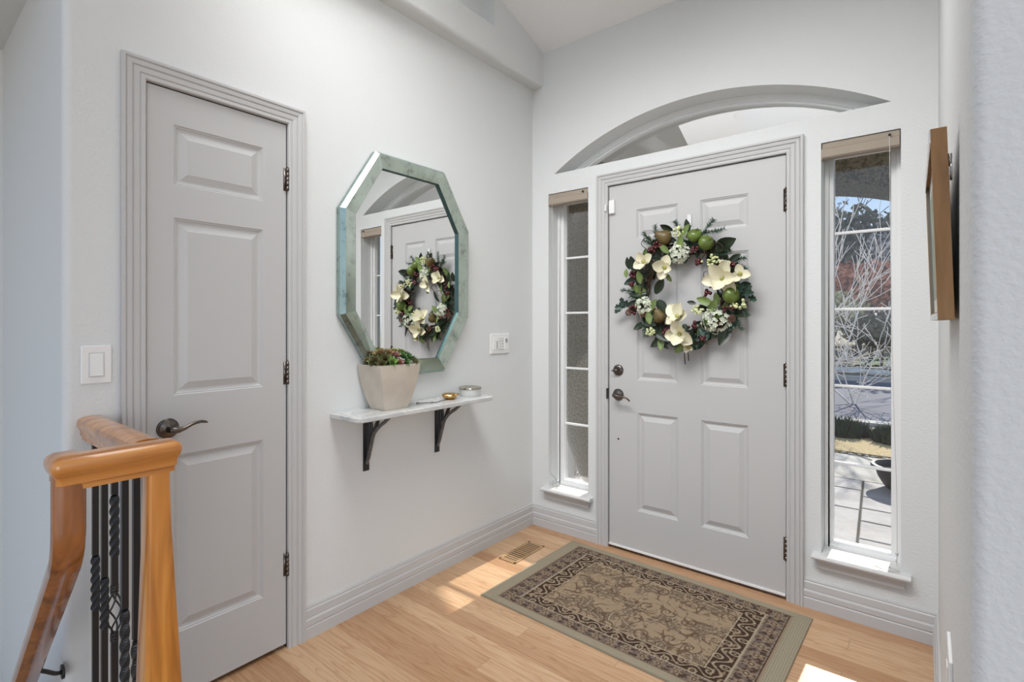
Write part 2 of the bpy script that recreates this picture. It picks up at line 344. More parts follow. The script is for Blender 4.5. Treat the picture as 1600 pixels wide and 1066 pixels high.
baseboard('baseboard_left_end', (0,-2.15,0), (0,-2.265,0), (1,0,0), 0, 0, 'short grey baseboard behind the stair newel')

# door casings: mitred stepped profile
CSP = [(0,0),(0,.010),(.004,.013),(.012,.013),(.016,.010),(.020,.014),(.034,.0155),(.037,.012),(.041,.017),(.053,.0185),(.056,.0155),(.060,.021),(.068,.021),(.070,.018),(.070,0)]
def casing(name, u0, u1, z1, fn, wd, label):
    k = wd/.070; m = M(); rg = []
    rg.append([fn(u0-t*k, 0, h) for t, h in CSP]); rg.append([fn(u0-t*k, z1+t*k, h) for t, h in CSP])
    rg.append([fn(u1+t*k, z1+t*k, h) for t, h in CSP]); rg.append([fn(u1+t*k, 0, h) for t, h in CSP])
    m.rings(rg); return struct(name, m, trim_m, label=label, cat='door casing')
fB = lambda u, z, h: (u, -h, z)          # front wall: outward is -y
fA = lambda u, z, h: (h, u, z)           # left wall: outward is +x, u = y
casing('trim_1', .5385, 1.4515, 2.0500, fB, .070, 'grey moulded casing around the front door')
casing('trim_2', -2.0840, -1.6135, 2.0500, fA, .067, 'grey moulded casing around the closet door')

def door(name, u0, u1, z0, z1, fn, panels, label, th=.04):
    m = M(); hs = -.002
    root = thing(name, label, 'door', fn(u0, 0, hs), kind='structure')
    m.poly([rect(u0,u1,z0,z1)]+[rect(*p) for p in panels], lambda a, b: fn(a, b, hs))
    e4 = rect(u0,u1,z0,z1); m.rings([[fn(a,b,hs) for a,b in e4],[fn(a,b,hs-th) for a,b in e4]], True, False); m.poly([e4], lambda a,b: fn(a,b,hs-th))
    part(root, 'door_leaf', m, door_m)
    for (x0, x1, y0, y1) in panels:
        q = M(); steps = [(0,0),(.0035,-.004),(.006,-.0035),(.010,-.008),(.016,-.0095),(.020,-.009),(.040,-.0015),(.042,-.0005)]
        q.rings([[fn(a, b, hs+h) for a, b in rect(x0+t, x1-t, y0+t, y1-t)] for t, h in steps], True, False)
        t = .042; q.poly([rect(x0+t, x1-t, y0+t, y1-t)], lambda a, b: fn(a, b, hs-.0005))
        part(root, 'panel', q, door_m)
    return root
FP = [(.708,.941,1.733,1.895),(1.056,1.286,1.733,1.895),(.712,.941,.957,1.622),(1.060,1.286,.957,1.622),(.714,.943,.238,.778),(1.062,1.286,.238,.778)]
d2 = door('door_2', .5425, 1.4475, .022, 2.0465, fB, FP, 'grey six-panel front door with a wreath on it')
CP = [(-2.003,-1.706,1.733,1.934),(-2.003,-1.706,1.031,1.624),(-2.003,-1.706,.235,.831)]
d1 = door('door_1', -2.0795, -1.6175, .018, 2.0455, fA, CP, 'narrow grey three-panel closet door')
# jambs with stops, dark gap behind the leaf edges
def jamb(name, u0, u1, z1, fn, wd, label):
    m = M()
    def b(ua, ub, za, zb_, ha, hb):
        c = [fn(u, z, h) for u in (ua, ub) for z in (za, zb_) for h in (ha, hb)]
        xs = [q[0] for q in c]; ys = [q[1] for q in c]; zs = [q[2] for q in c]; m.box(min(xs),max(xs),min(ys),max(ys),min(zs),max(zs))
    b(u0-.03, u0, 0, z1+.03, -.001, -wd); b(u1, u1+.03, 0, z1+.03, -.001, -wd); b(u0, u1, z1, z1+.03, -.001, -wd)
    struct(name, m, trim_m, label=label, cat='door jamb')
    m = M()
    b(u0, u0+.012, 0, z1, -.043, -.06); b(u1-.012, u1, 0, z1, -.043, -.06); b(u0, u1, z1-.012, z1, -.043, -.06)
    # dark lining painted in as the shade of the slit round the leaf
    b(u0-.0005, u0+.0008, 0, z1, -.004, -.04); b(u1-.0008, u1+.0005, 0, z1, -.004, -.04); b(u0, u1, z1-.0008, z1+.0005, -.004, -.04)
    struct(name+'_strip', m, gap_m, label=label.replace('jamb','dark stops and gap shade'), cat='gap shade')
jamb('trim_3', .5385, 1.4515, 2.0505, fB, .14, 'painted jamb of the front door')
jamb('trim_4', -2.0840, -1.6135, 2.0495, fA, .11, 'painted jamb of the closet door')
m = M(); m.box(.54, 1.45, .0, .16, .0, .014); struct('trim_threshold', m, bronze_m, label='dark metal threshold under the front door', cat='threshold')
m = M(); m.box(.5435, 1.4465, -.004, .012, .014, .024); o = part(d2, 'door_sweep', m, white_m, label='thin white sweep strip')

def hinge(root, fn, u, zc, h=.1, side=1):
    m = M(); m.tube([fn(u, zc-h/2, .006), fn(u, zc+h/2, .006)], .0062, 8)
    for k in range(5): m.tube([fn(u, zc-h/2+k*h/5+.002, .006), fn(u, zc-h/2+(k+1)*h/5-.002, .006)], .0072, 8)
    m.ball(fn(u, zc+h/2+.002, .006), .0055)
    c0 = fn(u-.013*side, zc-h/2, -.004); c1 = fn(u+.004*side, zc+h/2, .0005); m.box(c0[0],c1[0],c0[1],c1[1],c0[2],c1[2])
    part(root, 'hinge', m, bronze_m, True)
for z in (.233, 1.031, 1.838): hinge(d2, fB, 1.4508, z, .105)
for z in (.329, 1.077, 1.832): hinge(d1, fA, -1.6150, z, .088)

def rosette_lever(root, fn, u, z, pts, rr_=.033, kind='lever'):
    c = Vector(fn(u, z, -.002)); ax = (Vector(fn(u, z, 1))-Vector(fn(u, z, 0)))
    m = M(); m.lathe([(0,0),(rr_,0),(rr_,.003),(rr_*.93,.006),(rr_*.86,.0065),(rr_*.80,.010),(rr_*.5,.0135),(rr_*.30,.017),(.0115,.019),(.0115,.044),(.0001,.044)], c, ax, 28)
    h = part(root, 'handle_rosette', m, bronze_m, True); smooth_angle(h, 35)
    m = M()
    m.tube([fn(u+a, z+b, c_) for a, b, c_, r in pts], [r for a, b, c_, r in pts], 10)
    part(root, 'lever', m, bronze_m, True, parent=h)
rosette_lever(d1, fA, -2.021, .9245, [(-.008,0,.046,.011),(.004,0,.050,.0115),(.018,-.001,.051,.009),(.034,.003,.051,.0066),(.052,.011,.050,.0056),(.068,.0155,.049,.0054),(.084,.0165,.047,.0052),(.098,.013,.044,.0045),(.104,.010,.042,.003)])
rosette_lever(d2, fB, .600, .868, [(-.006,0,.046,.011),(.006,0,.050,.011),(.020,-.003,.051,.008),(.040,-.004,.051,.006),(.060,-.003,.051,.0055),(.078,-.010,.049,.005),(.092,-.024,.046,.0038)])
m = M(); m.lathe([(.0,0),(.031,0),(.031,.004),(.028,.009),(.021,.013),(.013,.014),(.0001,.014)], fB(.600, 1.006, -.002), (0,-1,0), 28)
db = part(d2, 'deadbolt', m, bronze_m, True); smooth_angle(db, 35)
m = M(); m.tube([fB(.612,1.004,.016), fB(.600,1.006,.022), fB(.582,1.004,.024), fB(.572,1.002,.023)], [.004,.008,.006,.0035], 8); part(d2, 'thumb_turn', m, bronze_m, True, parent=db)
m = M(); m.tube([fB(.600,.619,-.003), fB(.600,.619,.001)], .0045, 10); part(d2, 'screw_hole', m, gap_m)
m = M(); m.box(.5325,.5385,-.016,.0,.84,.90); struct('trim_strike', m, bronze_m, label='dark strike plate edge left of the door lever', cat='strike plate')

# ------------------------------------------------------------------ windows
def ring_box(m, x0, x1, z0, z1, t, y0, y1, tb=None):
    tb = tb or t
    m.box(x0, x0+t, y0, y1, z0, z1); m.box(x1-t, x1, y0, y1, z0, z1); m.box(x0+t, x1-t, y0, y1, z1-t, z1); m.box(x0+t, x1-t, y0, y1, z0, z0+tb)
def sidelight(name, x0, x1, label, zi0=.279, zi1=2.022):
    root = thing(name, label, 'window', (x0, .1, .25), kind='structure')
    m = M(); ring_box(m, x0, x1, .25, 2.068, .017, .100, .160)
    part(root, 'frame', m, white_m, bevel=.003)
    m = M(); g0, g1 = x0+.033, x1-.037
    if x0 < 1: g0, g1 = x0+.036, x1-.034
    m.box(x0+.016, g0, .116, .152, .262, 2.055); m.box(g1, x1-.016, .116, .152, .262, 2.055); m.box(g0, g1, .116, .152, .262, zi0); m.box(g0, g1, .116, .152, zi1, 2.055)
    part(root, 'sash', m, white_m, bevel=.003)
    for z in (.632, .985, 1.334, 1.681):
        m = M(); m.box(g0, g1, .134, .152, z-.0065, z+.0065); part(root, 'muntin', m, white_m, bevel=.003)
    m = M(); m.add([(g0,.143,zi0),(g1,.143,zi0),(g1,.143,zi1),(g0,.143,zi1)], [(0,1,2,3)]); part(root, 'pane', m, glass_m)
    # stool with rounded nose and coved apron
    sp = [(.118,.232),(-.036,.232),(-.043,.236),(-.046,.243),(-.043,.250),(-.036,.254),(.118,.254)]
    m = M()
    m.rings([[(x0-.032, y, z) for y, z in sp if y < .001]+[(x0-.032,0,.254)][:0], [(x1+.034, y, z) for y, z in sp if y < .001]])
    m.box(x0-.032, x1+.034, -.037, .0, .2325, .2535); m.box(x0, x1, -.001, .118, .2325, .2535)
    s_ = part(root, 'sill', m, stool_m, label='painted sill with rounded nose')
    ap = [(0,.188),(-.016,.188),(-.019,.192),(-.020,.204),(-.025,.216),(-.033,.224),(-.036,.232),(0,.232)]
    m = M(); m.rings([[(x0-.010-.0*y, y, z) for y, z in ap], [(x1+.012, y, z) for y, z in ap]]); part(root, 'apron', m, trim_m)
    return root
sidelight('window_1', .124, .406, 'narrow five-pane sidelight left of the front door')
sidelight('window_2', 1.588, 1.870, 'narrow five-pane sidelight right of the front door')

# arched transom
tr = thing('window_3', 'low arched transom window above the front door', 'window', (1.0, .15, 2.186), kind='structure')
def arch_loop(r, zc=2.186):
    s = math.degrees(math.asin((zc-AC[1])/r)); return arc(AC[0], AC[1], r, s, 180-s, 40)
def arch_ring(m, r0, r1, zb0, zb1, y0, y1):
    A_ = arch_loop(r0, zb0); B_ = arch_loop(r1, zb1)
    m.rings([[(x,y0,z) for x,z in A_],[(x,y0,z) for x,z in B_],[(x,y1,z) for x,z in B_],[(x,y1,z) for x,z in A_],[(x,y0,z) for x,z in A_]], True, False)
m = M(); arch_ring(m, AR, AR-.030, 2.186, 2.200, .125, .185); part(tr, 'frame', m, white_m)
m = M(); arch_ring(m, AR-.030, AR-.041, 2.200, 2.210, .135, .175); part(tr, 'sash', m, white_m)
m = M(); m.poly([arch_loop(AR-.040, 2.209)], lambda a, b: (a, .160, b)); part(tr, 'pane', m, glass_m)

# ------------------------------------------------------------------ gathered shades, cords
def shade(x0, x1, label):
    root = thing('window_shade', label, 'window shade', ((x0+x1)/2, .03, 1.995), 'gathered taupe shades')
    m = M(); m.box(x0+.003, x1-.003, .006, .045, 2.040, 2.066); part(root, 'headrail', m, shade_m, bevel=.002)
    m = M()
    pr = [(.004,2.040),(-.002,2.036),(-.003,2.003),(.003,1.997),(.040,1.997),(.044,2.003),(.044,2.040)]
    m.rings([[(x0+.005, y, z) for y, z in pr], [(x1-.004, y, z) for y, z in pr]]); part(root, 'folded_fabric', m, shade_m)
    m = M(); m.box(x0+.001, x0+.006, -.003, .045, 1.994, 2.040); part(root, 'bottom_rail_cap', m, shade_m)
    m = M(); m.tube([(x1-.037,-.0045,2.049),(x1-.037,.008,2.049)], .005, 8); part(root, 'cord_guide', m, gap_m)
    return root
shade(.124, .406, 'taupe gathered shade at the top of the left sidelight')
shade(1.588, 1.870, 'taupe gathered shade at the top of the right sidelight')
def spline(pts, n=8):
    P = [Vector(p) for p in pts]; P = [P[0]]+P+[P[-1]]; out = []
    for i in range(1, len(P)-2):
        for k in range(n):
            t = k/n; a, b, c, d = P[i-1], P[i], P[i+1], P[i+2]
            out.append(.5*((2*b)+(-a+c)*t+(2*a-5*b+4*c-d)*t*t+(-a+3*b-3*c+d)*t**3))
    return out+[P[-2]]
root = thing('shade_cord', 'thin cord hanging down the right sidelight and coiled on its sill', 'cord', (1.84, .02, .256))
m = M(); m.tube(spline([(1.833,-.003,2.045),(1.836,.0,1.6),(1.845,.0,1.0),(1.856,.0,.6),(1.858,.002,.36),(1.857,.002,.275)]), .0013, 5); part(root, 'cord_drop', m, cord_m, True)
m = M(); m.lathe([(0.001,-.009),(.005,-.006),(.006,.004),(.002,.010)], (1.8575,.001,.325), n=10); part(root, 'tassel', m, cord_m, True)
m = M(); c = [(1.8575,.003,.275)]
for k in range(34):
    t = k*.37; r = .036+.006*math.sin(k*.9); c.append((1.822+r*math.cos(t)*1.05, -.006+r*.62*math.sin(t), .2575+.0013*math.sin(k*1.3)+k*.00007))
m.tube(spline(c, 4), .0014, 5); part(root, 'cord_coil', m, cord_m, True)
root = thing('shade_cord', 'thin cord hanging at the left sidelight ending in a looped coil on its sill', 'cord', (.15, .02, .256))
m = M(); m.tube(spline([(.150,.0,2.045),(.152,.004,1.5),(.147,.004,1.0),(.140,.004,.6),(.139,.004,.34)]), .0013, 5); part(root, 'cord_drop', m, cord_m, True)
m = M(); c = [(.139,.004,.34)]
for k in range(26):
    t = k*.5+1; c.append((.168+.020*math.cos(t)+.006*math.sin(k*.31), .02+.012*math.sin(t*.5), .2585+.019*(1+math.sin(t))*(.75+.25*math.sin(k))))
m.tube(spline(c, 4), .0015, 5); part(root, 'cord_coil', m, pewter_m, True, label='grey looped end')

# ------------------------------------------------------------------ wall plates and the door sensor
root = thing('light_switch', 'white rocker switch plate left of the closet door', 'light switch', (0, -2.209, 1.147))
m = M(); m.box(0,.006,-2.247,-2.172,1.090,1.205); part(root, 'wall_plate', m, plate_m, bevel=.003)
m = M(); m.add([(.006,-2.226,1.113),(.006,-2.193,1.113),(.006,-2.193,1.181),(.006,-2.226,1.181),(.012,-2.225,1.114),(.012,-2.194,1.114),(.0075,-2.194,1.180),(.0075,-2.225,1.180)], [(0,1,5,4),(1,2,6,5),(2,3,7,6),(3,0,4,7),(4,5,6,7)]); part(root, 'rocker', m, plate_m)
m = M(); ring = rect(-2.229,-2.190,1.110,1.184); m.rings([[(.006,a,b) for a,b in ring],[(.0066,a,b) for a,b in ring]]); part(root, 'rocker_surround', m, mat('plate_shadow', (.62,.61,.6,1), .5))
for z in (1.099, 1.196): part(root, 'screw', M().tube([(.006,-2.2095,z),(.0072,-2.2095,z)], .0028, 8), plate_m)
root = thing('wall_control', 'white wall control plate right of the octagonal mirror', 'wall control', (0, -.328, 1.148))
m = M(); m.box(0,.007,-.412,-.243,1.092,1.208); part(root, 'wall_plate', m, plate_m, bevel=.003)
g_ = mat('control_grey', srgb(150,150,150), .5); g2 = mat('control_pale', srgb(205,205,203), .4)
m = M(); m.box(.007,.0105,-.392,-.352,1.114,1.186); r1_ = part(root, 'dimmer', m, plate_m, bevel=.001)
m = M(); m.box(.0105,.0125,-.362,-.356,1.122,1.166); part(root, 'slider', m, g_, parent=r1_)
m = M(); m.box(.007,.0105,-.340,-.300,1.114,1.186); r2_ = part(root, 'timer', m, g2, bevel=.001)
m = M()
for k in range(4): m.box(.0105,.012,-.335,-.305,1.120+k*.016,1.129+k*.016)
part(root, 'timer_button', m, plate_m, parent=r2_)
m = M(); m.box(.007,.0115,-.290,-.256,1.114,1.186); r3_ = part(root, 'sensor_switch', m, plate_m, bevel=.001)
m = M(); m.box(.0115,.013,-.284,-.266,1.155,1.178); part(root, 'sensor_window', m, g_, parent=r3_)
for y in (-.382,-.328,-.273):
    for z in (1.100,1.200): part(root, 'screw', M().tube([(.007,y,z),(.0082,y,z)], .0025, 8), g2)
root = thing('outlet', 'white outlet plate low on the right wall, seen edge-on', 'outlet', (CX, -1.37, .60))
m = M(); m.box(CX-.006, CX, -1.43, -1.31, .53, .668); part(root, 'wall_plate', m, plate_m, bevel=.002)
for z in (.575,.622): part(root, 'socket', M().box(CX-.008, CX-.006, -1.386, -1.354, z-.013, z+.013), plate_m, bevel=.002)
root = thing('door_sensor', 'small white contact sensor at the top left edge of the front door', 'sensor', (.56, -.01, 1.935))
m = M(); m.box(.548,.582,-.016,.002,1.889,1.965); part(root, 'sensor_body', m, plate_m, bevel=.003)
m = M(); m.box(.527,.5375,-.028,-.013,1.905,1.942); part(root, 'magnet', m, plate_m, bevel=.003)

# ------------------------------------------------------------------ octagonal mirror
root = thing('wall_mirror', 'tall octagonal mirror with an antiqued green mirrored frame', 'mirror', (0, -1.012, 1.533))
def octo(hw, hh, tw, sh): # clockwise points (y, z) about the centre
    cy, cz = -1.012, 1.533
    return [(cy-tw,cz+hh),(cy+tw,cz+hh),(cy+hw,cz+sh),(cy+hw,cz-sh),(cy+tw,cz-hh),(cy-tw,cz-hh),(cy-hw,cz-sh),(cy-hw,cz+sh)]
O1 = octo(.388,.508,.208,.226); O2 = octo(.313,.438,.172,.207); Om = octo(.372,.493,.2,.222)
O0 = octo(.380,.500,.204,.224)
for i in range(8):
    j = (i+1) % 8; m = M()
    q = lambda P, k, x: (x, P[k][0], P[k][1])
    m.add([q(Om,i,.050),q(Om,j,.050),q(O2,j,.034),q(O2,i,.034)], [(0,1,2,3)])
    fb = part(root, 'frame_strip', m, antique_m)
    m = M(); m.add([q(O1,i,.030),q(O1,j,.030),q(Om,j,.050),q(Om,i,.050),q(O1,i,.006),q(O1,j,.006)], [(0,1,2,3),(4,5,1,0)])
    part(root, 'bevelled_edge', m, edge_m, parent=fb)
m = M(); m.rings([[(.002,a,b) for a,b in O0],[(.019,a,b) for a,b in O0]]); part(root, 'backing', m, gap_m)
O3 = octo(.317,.442,.174,.209); m = M(); m.poly([O3], lambda a, b: (.0200, a, b)); part(root, 'mirror_glass', m, mirror_m)
m = M(); m.rings([[(.0202,a,b) for a,b in octo(.311,.436,.171,.2065)],[(.0345,a,b) for a,b in octo(.3135,.4385,.1725,.2075)]], True, False); part(root, 'inner_edge', m, mirror_mat('teal_glass_edge',(.07,.12,.12,1),.5))

# ------------------------------------------------------------------ marble shelf, brackets, what stands on it
ZS = .893; ys0, ys1 = -1.429, -.600
m = M(); fp = [(0,ys0)]+[(.205-.045+.045*math.cos(R(t)), ys0+.03+.03*math.sin(R(t))) for t in range(-90, 1, 15)]+[(.205-.045+.045*math.cos(R(t)), ys1-.03+.03*math.sin(R(t))) for t in range(0, 91, 15)]+[(0,ys1)]
m.rings([[(x,y,z) for x,y in fp] for z in (ZS-.021, ZS)])
o = build('marble_shelf', m, marble_m, False, None, (.1,-1.014,ZS-.021), .004, 3); tag(o, 'grey-white marble wall shelf with rounded front corners', 'shelf')
def bracket(y, label):
    root = thing('shelf_bracket', label, 'bracket', (0, y, .615), 'black iron shelf brackets')
    zt = ZS-.021
    m = M(); m.box(0,.005,y-.016,y+.016,.612,zt); part(root, 'wall_plate', m, iron_m, bevel=.002)
    m = M(); m.box(.0,.178,y-.010,y+.010,zt-.005,zt-.0004); part(root, 'top_bar', m, iron_m)
    m = M(); m.tube(spline([(.006,y,.645),(.022,y,.68),(.040,y,.735),(.060,y,.785),(.098,y,.822),(.135,y,.845),(.165,y,zt-.004)]), .0085, 8, flat=.9); part(root, 'strut', m, iron2_m, True, label='worn grey-black curved strut')
    m = M(); m.tube(spline([(.060,y,.785),(.074,y,.820),(.088,y,.845),(.094,y,zt-.004)]), .008, 8); m.tube(spline([(.012,y,.66),(.020,y,.73),(.030,y,.79),(.022,y,.84),(.012,y,zt-.004)]), .0075, 8); m.tube(spline([(.050,y,.765),(.045,y,.81),(.038,y,.85),(.042,y,zt-.004)]), .0065, 8)
    part(root, 'branch', m, iron_m, True)
bracket(-1.250, 'black iron branching bracket under the pot end of the marble shelf')
bracket(-.822, 'black iron branching bracket under the tin end of the marble shelf')

# planted pot
PC = Vector((.090,-1.191)); root = thing('planter', 'square stone pot of green and mauve succulents on the marble shelf', 'planter', (PC.x, PC.y, ZS))
m = M(); prf = [(.054,.061,0),(.058,.0655,.012),(.068,.079,.05),(.0765,.091,.095),(.081,.100,.135),(.084,.108,.175),(.085,.110,.198)]
def sqr(hx, hy, z, r=.006):
    o_ = []
    for sx_, sy_, b in ((1,1,0),(-1,1,90),(-1,-1,180),(1,-1,270)):
        for k in range(4):
            t = R(b+30*k); o_.append((PC.x+sx_*(hx-r)+r*math.cos(t), PC.y+sy_*(hy-r)+r*math.sin(t), ZS+z))
    return o_
rg = [sqr(a,b,z) for a,b,z in prf]+[sqr(.075,.100,.198),sqr(.070,.095,.178)]
m.rings(rg); body = part(root, 'pot', m, potstone_m); smooth_angle(body, 50)
m = M(); m.rings([sqr(.0745,.0995,.180),sqr(.0745,.0995,.188)]); part(root, 'soil', m, soil_m)
def leafshape(m, base, dirv, nrm, L, Wd, cup=.2, curl=.3, n=6, tip=.0, wfn=None, thick=0):
    base = Vector(base); d = Vector(dirv).normalized(); n_ = Vector(nrm); n_ = (n_-d*n_.dot(d)).normalized(); s = d.cross(n_)
    rows = []
    for i in range(n+1):
        t = i/n; w = (wfn(t) if wfn else math.sin(math.pi*min(1, t*.92+.06))**.8)*Wd/2
        c = base+d*(L*t)+n_*(curl*L*(t*t)-.0)
        rows.append([c-s*w+n_*(cup*w), c-s*w*.5+n_*cup*w*.25, c-n_*thick, c+s*w*.5+n_*cup*w*.25, c+s*w+n_*(cup*w)])
    m.rings(rows, False, False)
def rosette(root, c, ax, r, mt, name='rosette', nl=26, tipm=None):
    ax = Vector(ax).normalized(); u = ax.cross(Vector((.2,.9,.1))).normalized(); w = ax.cross(u); m = M(); c = Vector(c)
    for i in range(nl):
        t = i/nl; a = i*2.39996; L = r*(1-.62*t); tilt = R(12+70*t)
        d = (u*math.cos(a)+w*math.sin(a))*math.cos(tilt)+ax*math.sin(tilt)
        leafshape(m, c+ax*(r*.10*t), d, ax, L, L*.50, .5, .18, 5, wfn=lambda t_: (math.sin(math.pi*min(1,(t_*.8+.18)))**.7)*(1 if t_ < .75 else (1-t_)*4+.05), thick=.0)
    return part(root, name, m, mt, True)
def succ(c1, c2, name):
    m = bpy.data.materials.new(name); m.use_nodes = True; t = m.node_tree; b = t.nodes['Principled BSDF']; b.inputs['Roughness'].default_value = .45
    tcn = t.nodes.new('ShaderNodeTexCoord'); n = t.nodes.new('ShaderNodeTexNoise'); n.inputs['Scale'].default_value = 55; r_ = t.nodes.new('ShaderNodeValToRGB')
    r_.color_ramp.elements[0].position = .38; r_.color_ramp.elements[0].color = srgb(*c1); r_.color_ramp.elements[1].position = .62; r_.color_ramp.elements[1].color = srgb(*c2)
    t.links.new(tcn.outputs['Object'], n.inputs['Vector']); t.links.new(n.outputs['Fac'], r_.inputs[0]); t.links.new(r_.outputs[0], b.inputs['Base Color']); return m
s_olive = succ((80,94,52),(120,106,72),'succulent_olive'); s_green = succ((84,128,58),(140,168,88),'succulent_green'); s_mauve = succ((150,108,98),(176,140,122),'succulent_mauve')
s_dk = succ((60,98,56),(98,132,70),'succulent_deep_green'); s_rust = succ((146,104,74),(112,112,66),'succulent_rust'); s_lime = succ((126,138,62),(158,160,84),'succulent_lime')
zt = ZS+.198
m = M(); m.ball((PC.x, PC.y, zt-.012), .05, 20, 10, (1.35,1.8,.78)); part(root, 'moss_mound', m, mat('moss', srgb(52,54,36), 1, var=.3, vscale=90), True)
for (dx, dy, h, r, mt, nl) in [(.060,-.088,-.002,.036,s_olive,30),(.022,-.098,.010,.040,s_olive,30),(.052,-.064,.020,.038,s_olive,30),(-.030,-.088,.010,.040,s_olive,28),
        (.020,-.062,.036,.042,s_rust,32),(-.018,-.045,.036,.040,s_rust,30),(.040,-.034,.036,.036,s_rust,28),(.010,-.022,.040,.036,s_mauve,28),
        (.074,-.040,.006,.034,s_green,24),(.048,-.002,.028,.036,s_mauve,26),(.076,.002,.002,.026,s_mauve,20),(.014,.020,.040,.038,s_lime,30),(.056,.030,.022,.038,s_dk,30),(.078,.036,.000,.028,s_dk,24),
        (.014,.056,.034,.040,s_lime,30),(.050,.066,.018,.040,s_dk,30),(.066,.092,.000,.036,s_olive,28),(.018,.092,.016,.040,s_olive,28),(-.030,.070,.022,.038,s_dk,26),(-.040,.010,.030,.038,s_olive,26)]:
    v = Vector((dx/.075, dy/.10, .55+h*18)); rosette(root, (PC.x+dx*.92, PC.y+dy*.94, zt+h+.004), v, r, mt, nl=nl)

# round tin, brass dish, chain
root = thing('round_tin', 'small round pale tin with a pewter rim at the right end of the marble shelf', 'tin', (.098,-.680,ZS))
m = M(); m.lathe([(.0001,0),(.0545,0),(.0565,.003),(.0565,.038),(.0001,.038)], (.098,-.680,ZS), n=36); b_ = part(root, 'tin_body', m, tin_m, True); smooth_angle(b_, 40)
m = M(); m.lathe([(.050,.036),(.059,.036),(.060,.040),(.059,.045),(.054,.047),(.044,.043),(.0001,.042)], (.098,-.680,ZS), n=36); b_ = part(root, 'tin_lid', m, mirror_mat('pewter_lid',(.50,.48,.40,1),.3,1), True, label='tarnished pewter rim'); smooth_angle(b_, 40)
root = thing('brass_dish', 'little round brass trinket dish left of the pale tin', 'dish', (.105,-.832,ZS))
m = M(); m.lathe([(.0001,0),(.020,0),(.026,.004),(.037,.012),(.041,.020),(.038,.026),(.030,.030),(.016,.032),(.0001,.032)], (.105,-.832,ZS), n=28); b_ = part(root, 'dish_body', m, brass_m, True); smooth_angle(b_, 50)
for c_, r_ in (((.118,-.874,ZS+.022), .0075), ((.112,-.787,ZS+.019), .008)): part(root, 'knob', M().ball(c_, r_), brass_m, True)
m = M()
cp = spline([(.120,-.880,ZS+.002),(.125,-.915,ZS+.002),(.138,-.945,ZS+.002),(.128,-.975,ZS+.002),(.112,-.992,ZS+.002),(.104,-1.012,ZS+.002),(.092,-1.030,ZS+.002)], 7)
for i, p in enumerate(cp):
    m.ball(p+Vector((0,0,.0008)), .0026, 6, 4, (1,1,.8))
m.tube(cp, .0013, 5); m.ball(cp[-1]+Vector((0,0,.002)), .006, 8, 5, (1,1.4,.6)); m.ball(cp[20]+Vector((0,0,.002)), .0055, 8, 5, (1.3,1,.6))
tag(build('necklace_chain', m, mat('dark_silver',(.16,.15,.14,1),.35,.9), True, None, (.115,-.95,ZS)), 'thin dark chain lying on the marble shelf between pot and dish', 'chain')

# ------------------------------------------------------------------ picture on the right wall, seen almost edge-on
pr = thing('picture_frame', 'wooden shadow-box picture hanging tilted on the right wall', 'picture', (CX-.02, -1.45, 1.42))
y0, y1, z0, z1 = -1.650, -1.275, 1.2785, 1.5615
def tl(x, y, z): # tilt: the top leans out from the wall
    k = (z-z0)/(z1-z0); return (x-.0088*k-.006*(y-y0)/(y1-y0), y, z)
def tbox(xa, xb, ya, yb, za, zb_):
    q = M().box(xa,xb,ya,yb,za,zb_); q.v = [tl(*v) for v in q.v]; return q
xa, xb = 1.9640, 1.9830
part(pr, 'frame_side', tbox(xa, xb, y0, y0+.012, z0, z1), oak_fr); part(pr, 'frame_side', tbox(xa, xb, y1-.012, y1, z0, z1), oak_fr)
part(pr, 'frame_rail', tbox(xa, xb, y0+.012, y1-.012, z1-.012, z1), oak_fr); part(pr, 'frame_rail', tbox(xa, xb, y0+.012, y1-.012, z0, z0+.012), oak_fr)
for za_, zb2 in ((z1-.02, z1), (z0, z0+.010)): part(pr, 'frame_face', tbox(xa-.0012, xa, y0+.001, y1, za_, zb2), white_m, label='white painted front edge')
part(pr, 'mat_board', tbox(xa+.006, xa+.008, y0+.01, y1-.01, z0+.01, z1-.01), matboard_m)
part(pr, 'inner_lip', tbox(xa+.001, xa+.006, y1-.016, y1-.0115, z0+.011, z1-.011), picside_m)
part(pr, 'print', tbox(xa+.0052, xa+.006, y0+.04, y1-.04, z0+.04, z1-.05), pic_m)
part(pr, 'backing', tbox(xb-.002, xb+.001, y0+.014, y1-.014, z0+.03, z1-.05), gap_m)
m = M(); q = Vector(tl(1.986, y0+.010, 1.497)); m.tube([q+Vector((0, .012*math.cos(t*.5236), .012*math.sin(t*.5236))) for t in range(13)], .0015, 6); m.box(q.x-.004,q.x+.001,y0+.003,y0+.012,1.505,1.522); part(pr, 'hanging_ring', m, pewter_m, True)

# ------------------------------------------------------------------ floor register
root = thing('floor_vent', 'brass floor register by the corner, near the rug', 'vent', (.203,-.370,0))
m = M(); ring_box(m, 0,0,0,0,.0,0,0) if False else None
vx0, vx1, vy0, vy1 = .150,.262,-.508,-.236
m.box(vx0,vx0+.013,vy0,vy1,0,.003); m.box(vx1-.013,vx1,vy0,vy1,0,.003); m.box(vx0,vx1,vy0,vy0+.013,0,.003); m.box(vx0,vx1,vy1-.013,vy1,0,.003); m.box(vx0,vx1,-.376,-.368,0,.003)
vm = mat('register_tan', srgb(176,142,102), .45, metal=.2)
part(root, 'register_frame', m, vm, bevel=.001)
m = M(); m.box(vx0+.01,vx1-.01,vy0+.01,vy1-.01,0.0004,.0009); part(root, 'duct_opening', m, gap_m)
for k in range(13):
    y = vy0+.022+k*.0195; m = M(); m.add([(vx0+.013,y-.005,.0012),(vx1-.013,y-.005,.0012),(vx1-.013,y+.0045,.0030),(vx0+.013,y+.0045,.0030)], [(0,1,2,3)]); part(root, 'louver', m, vm)

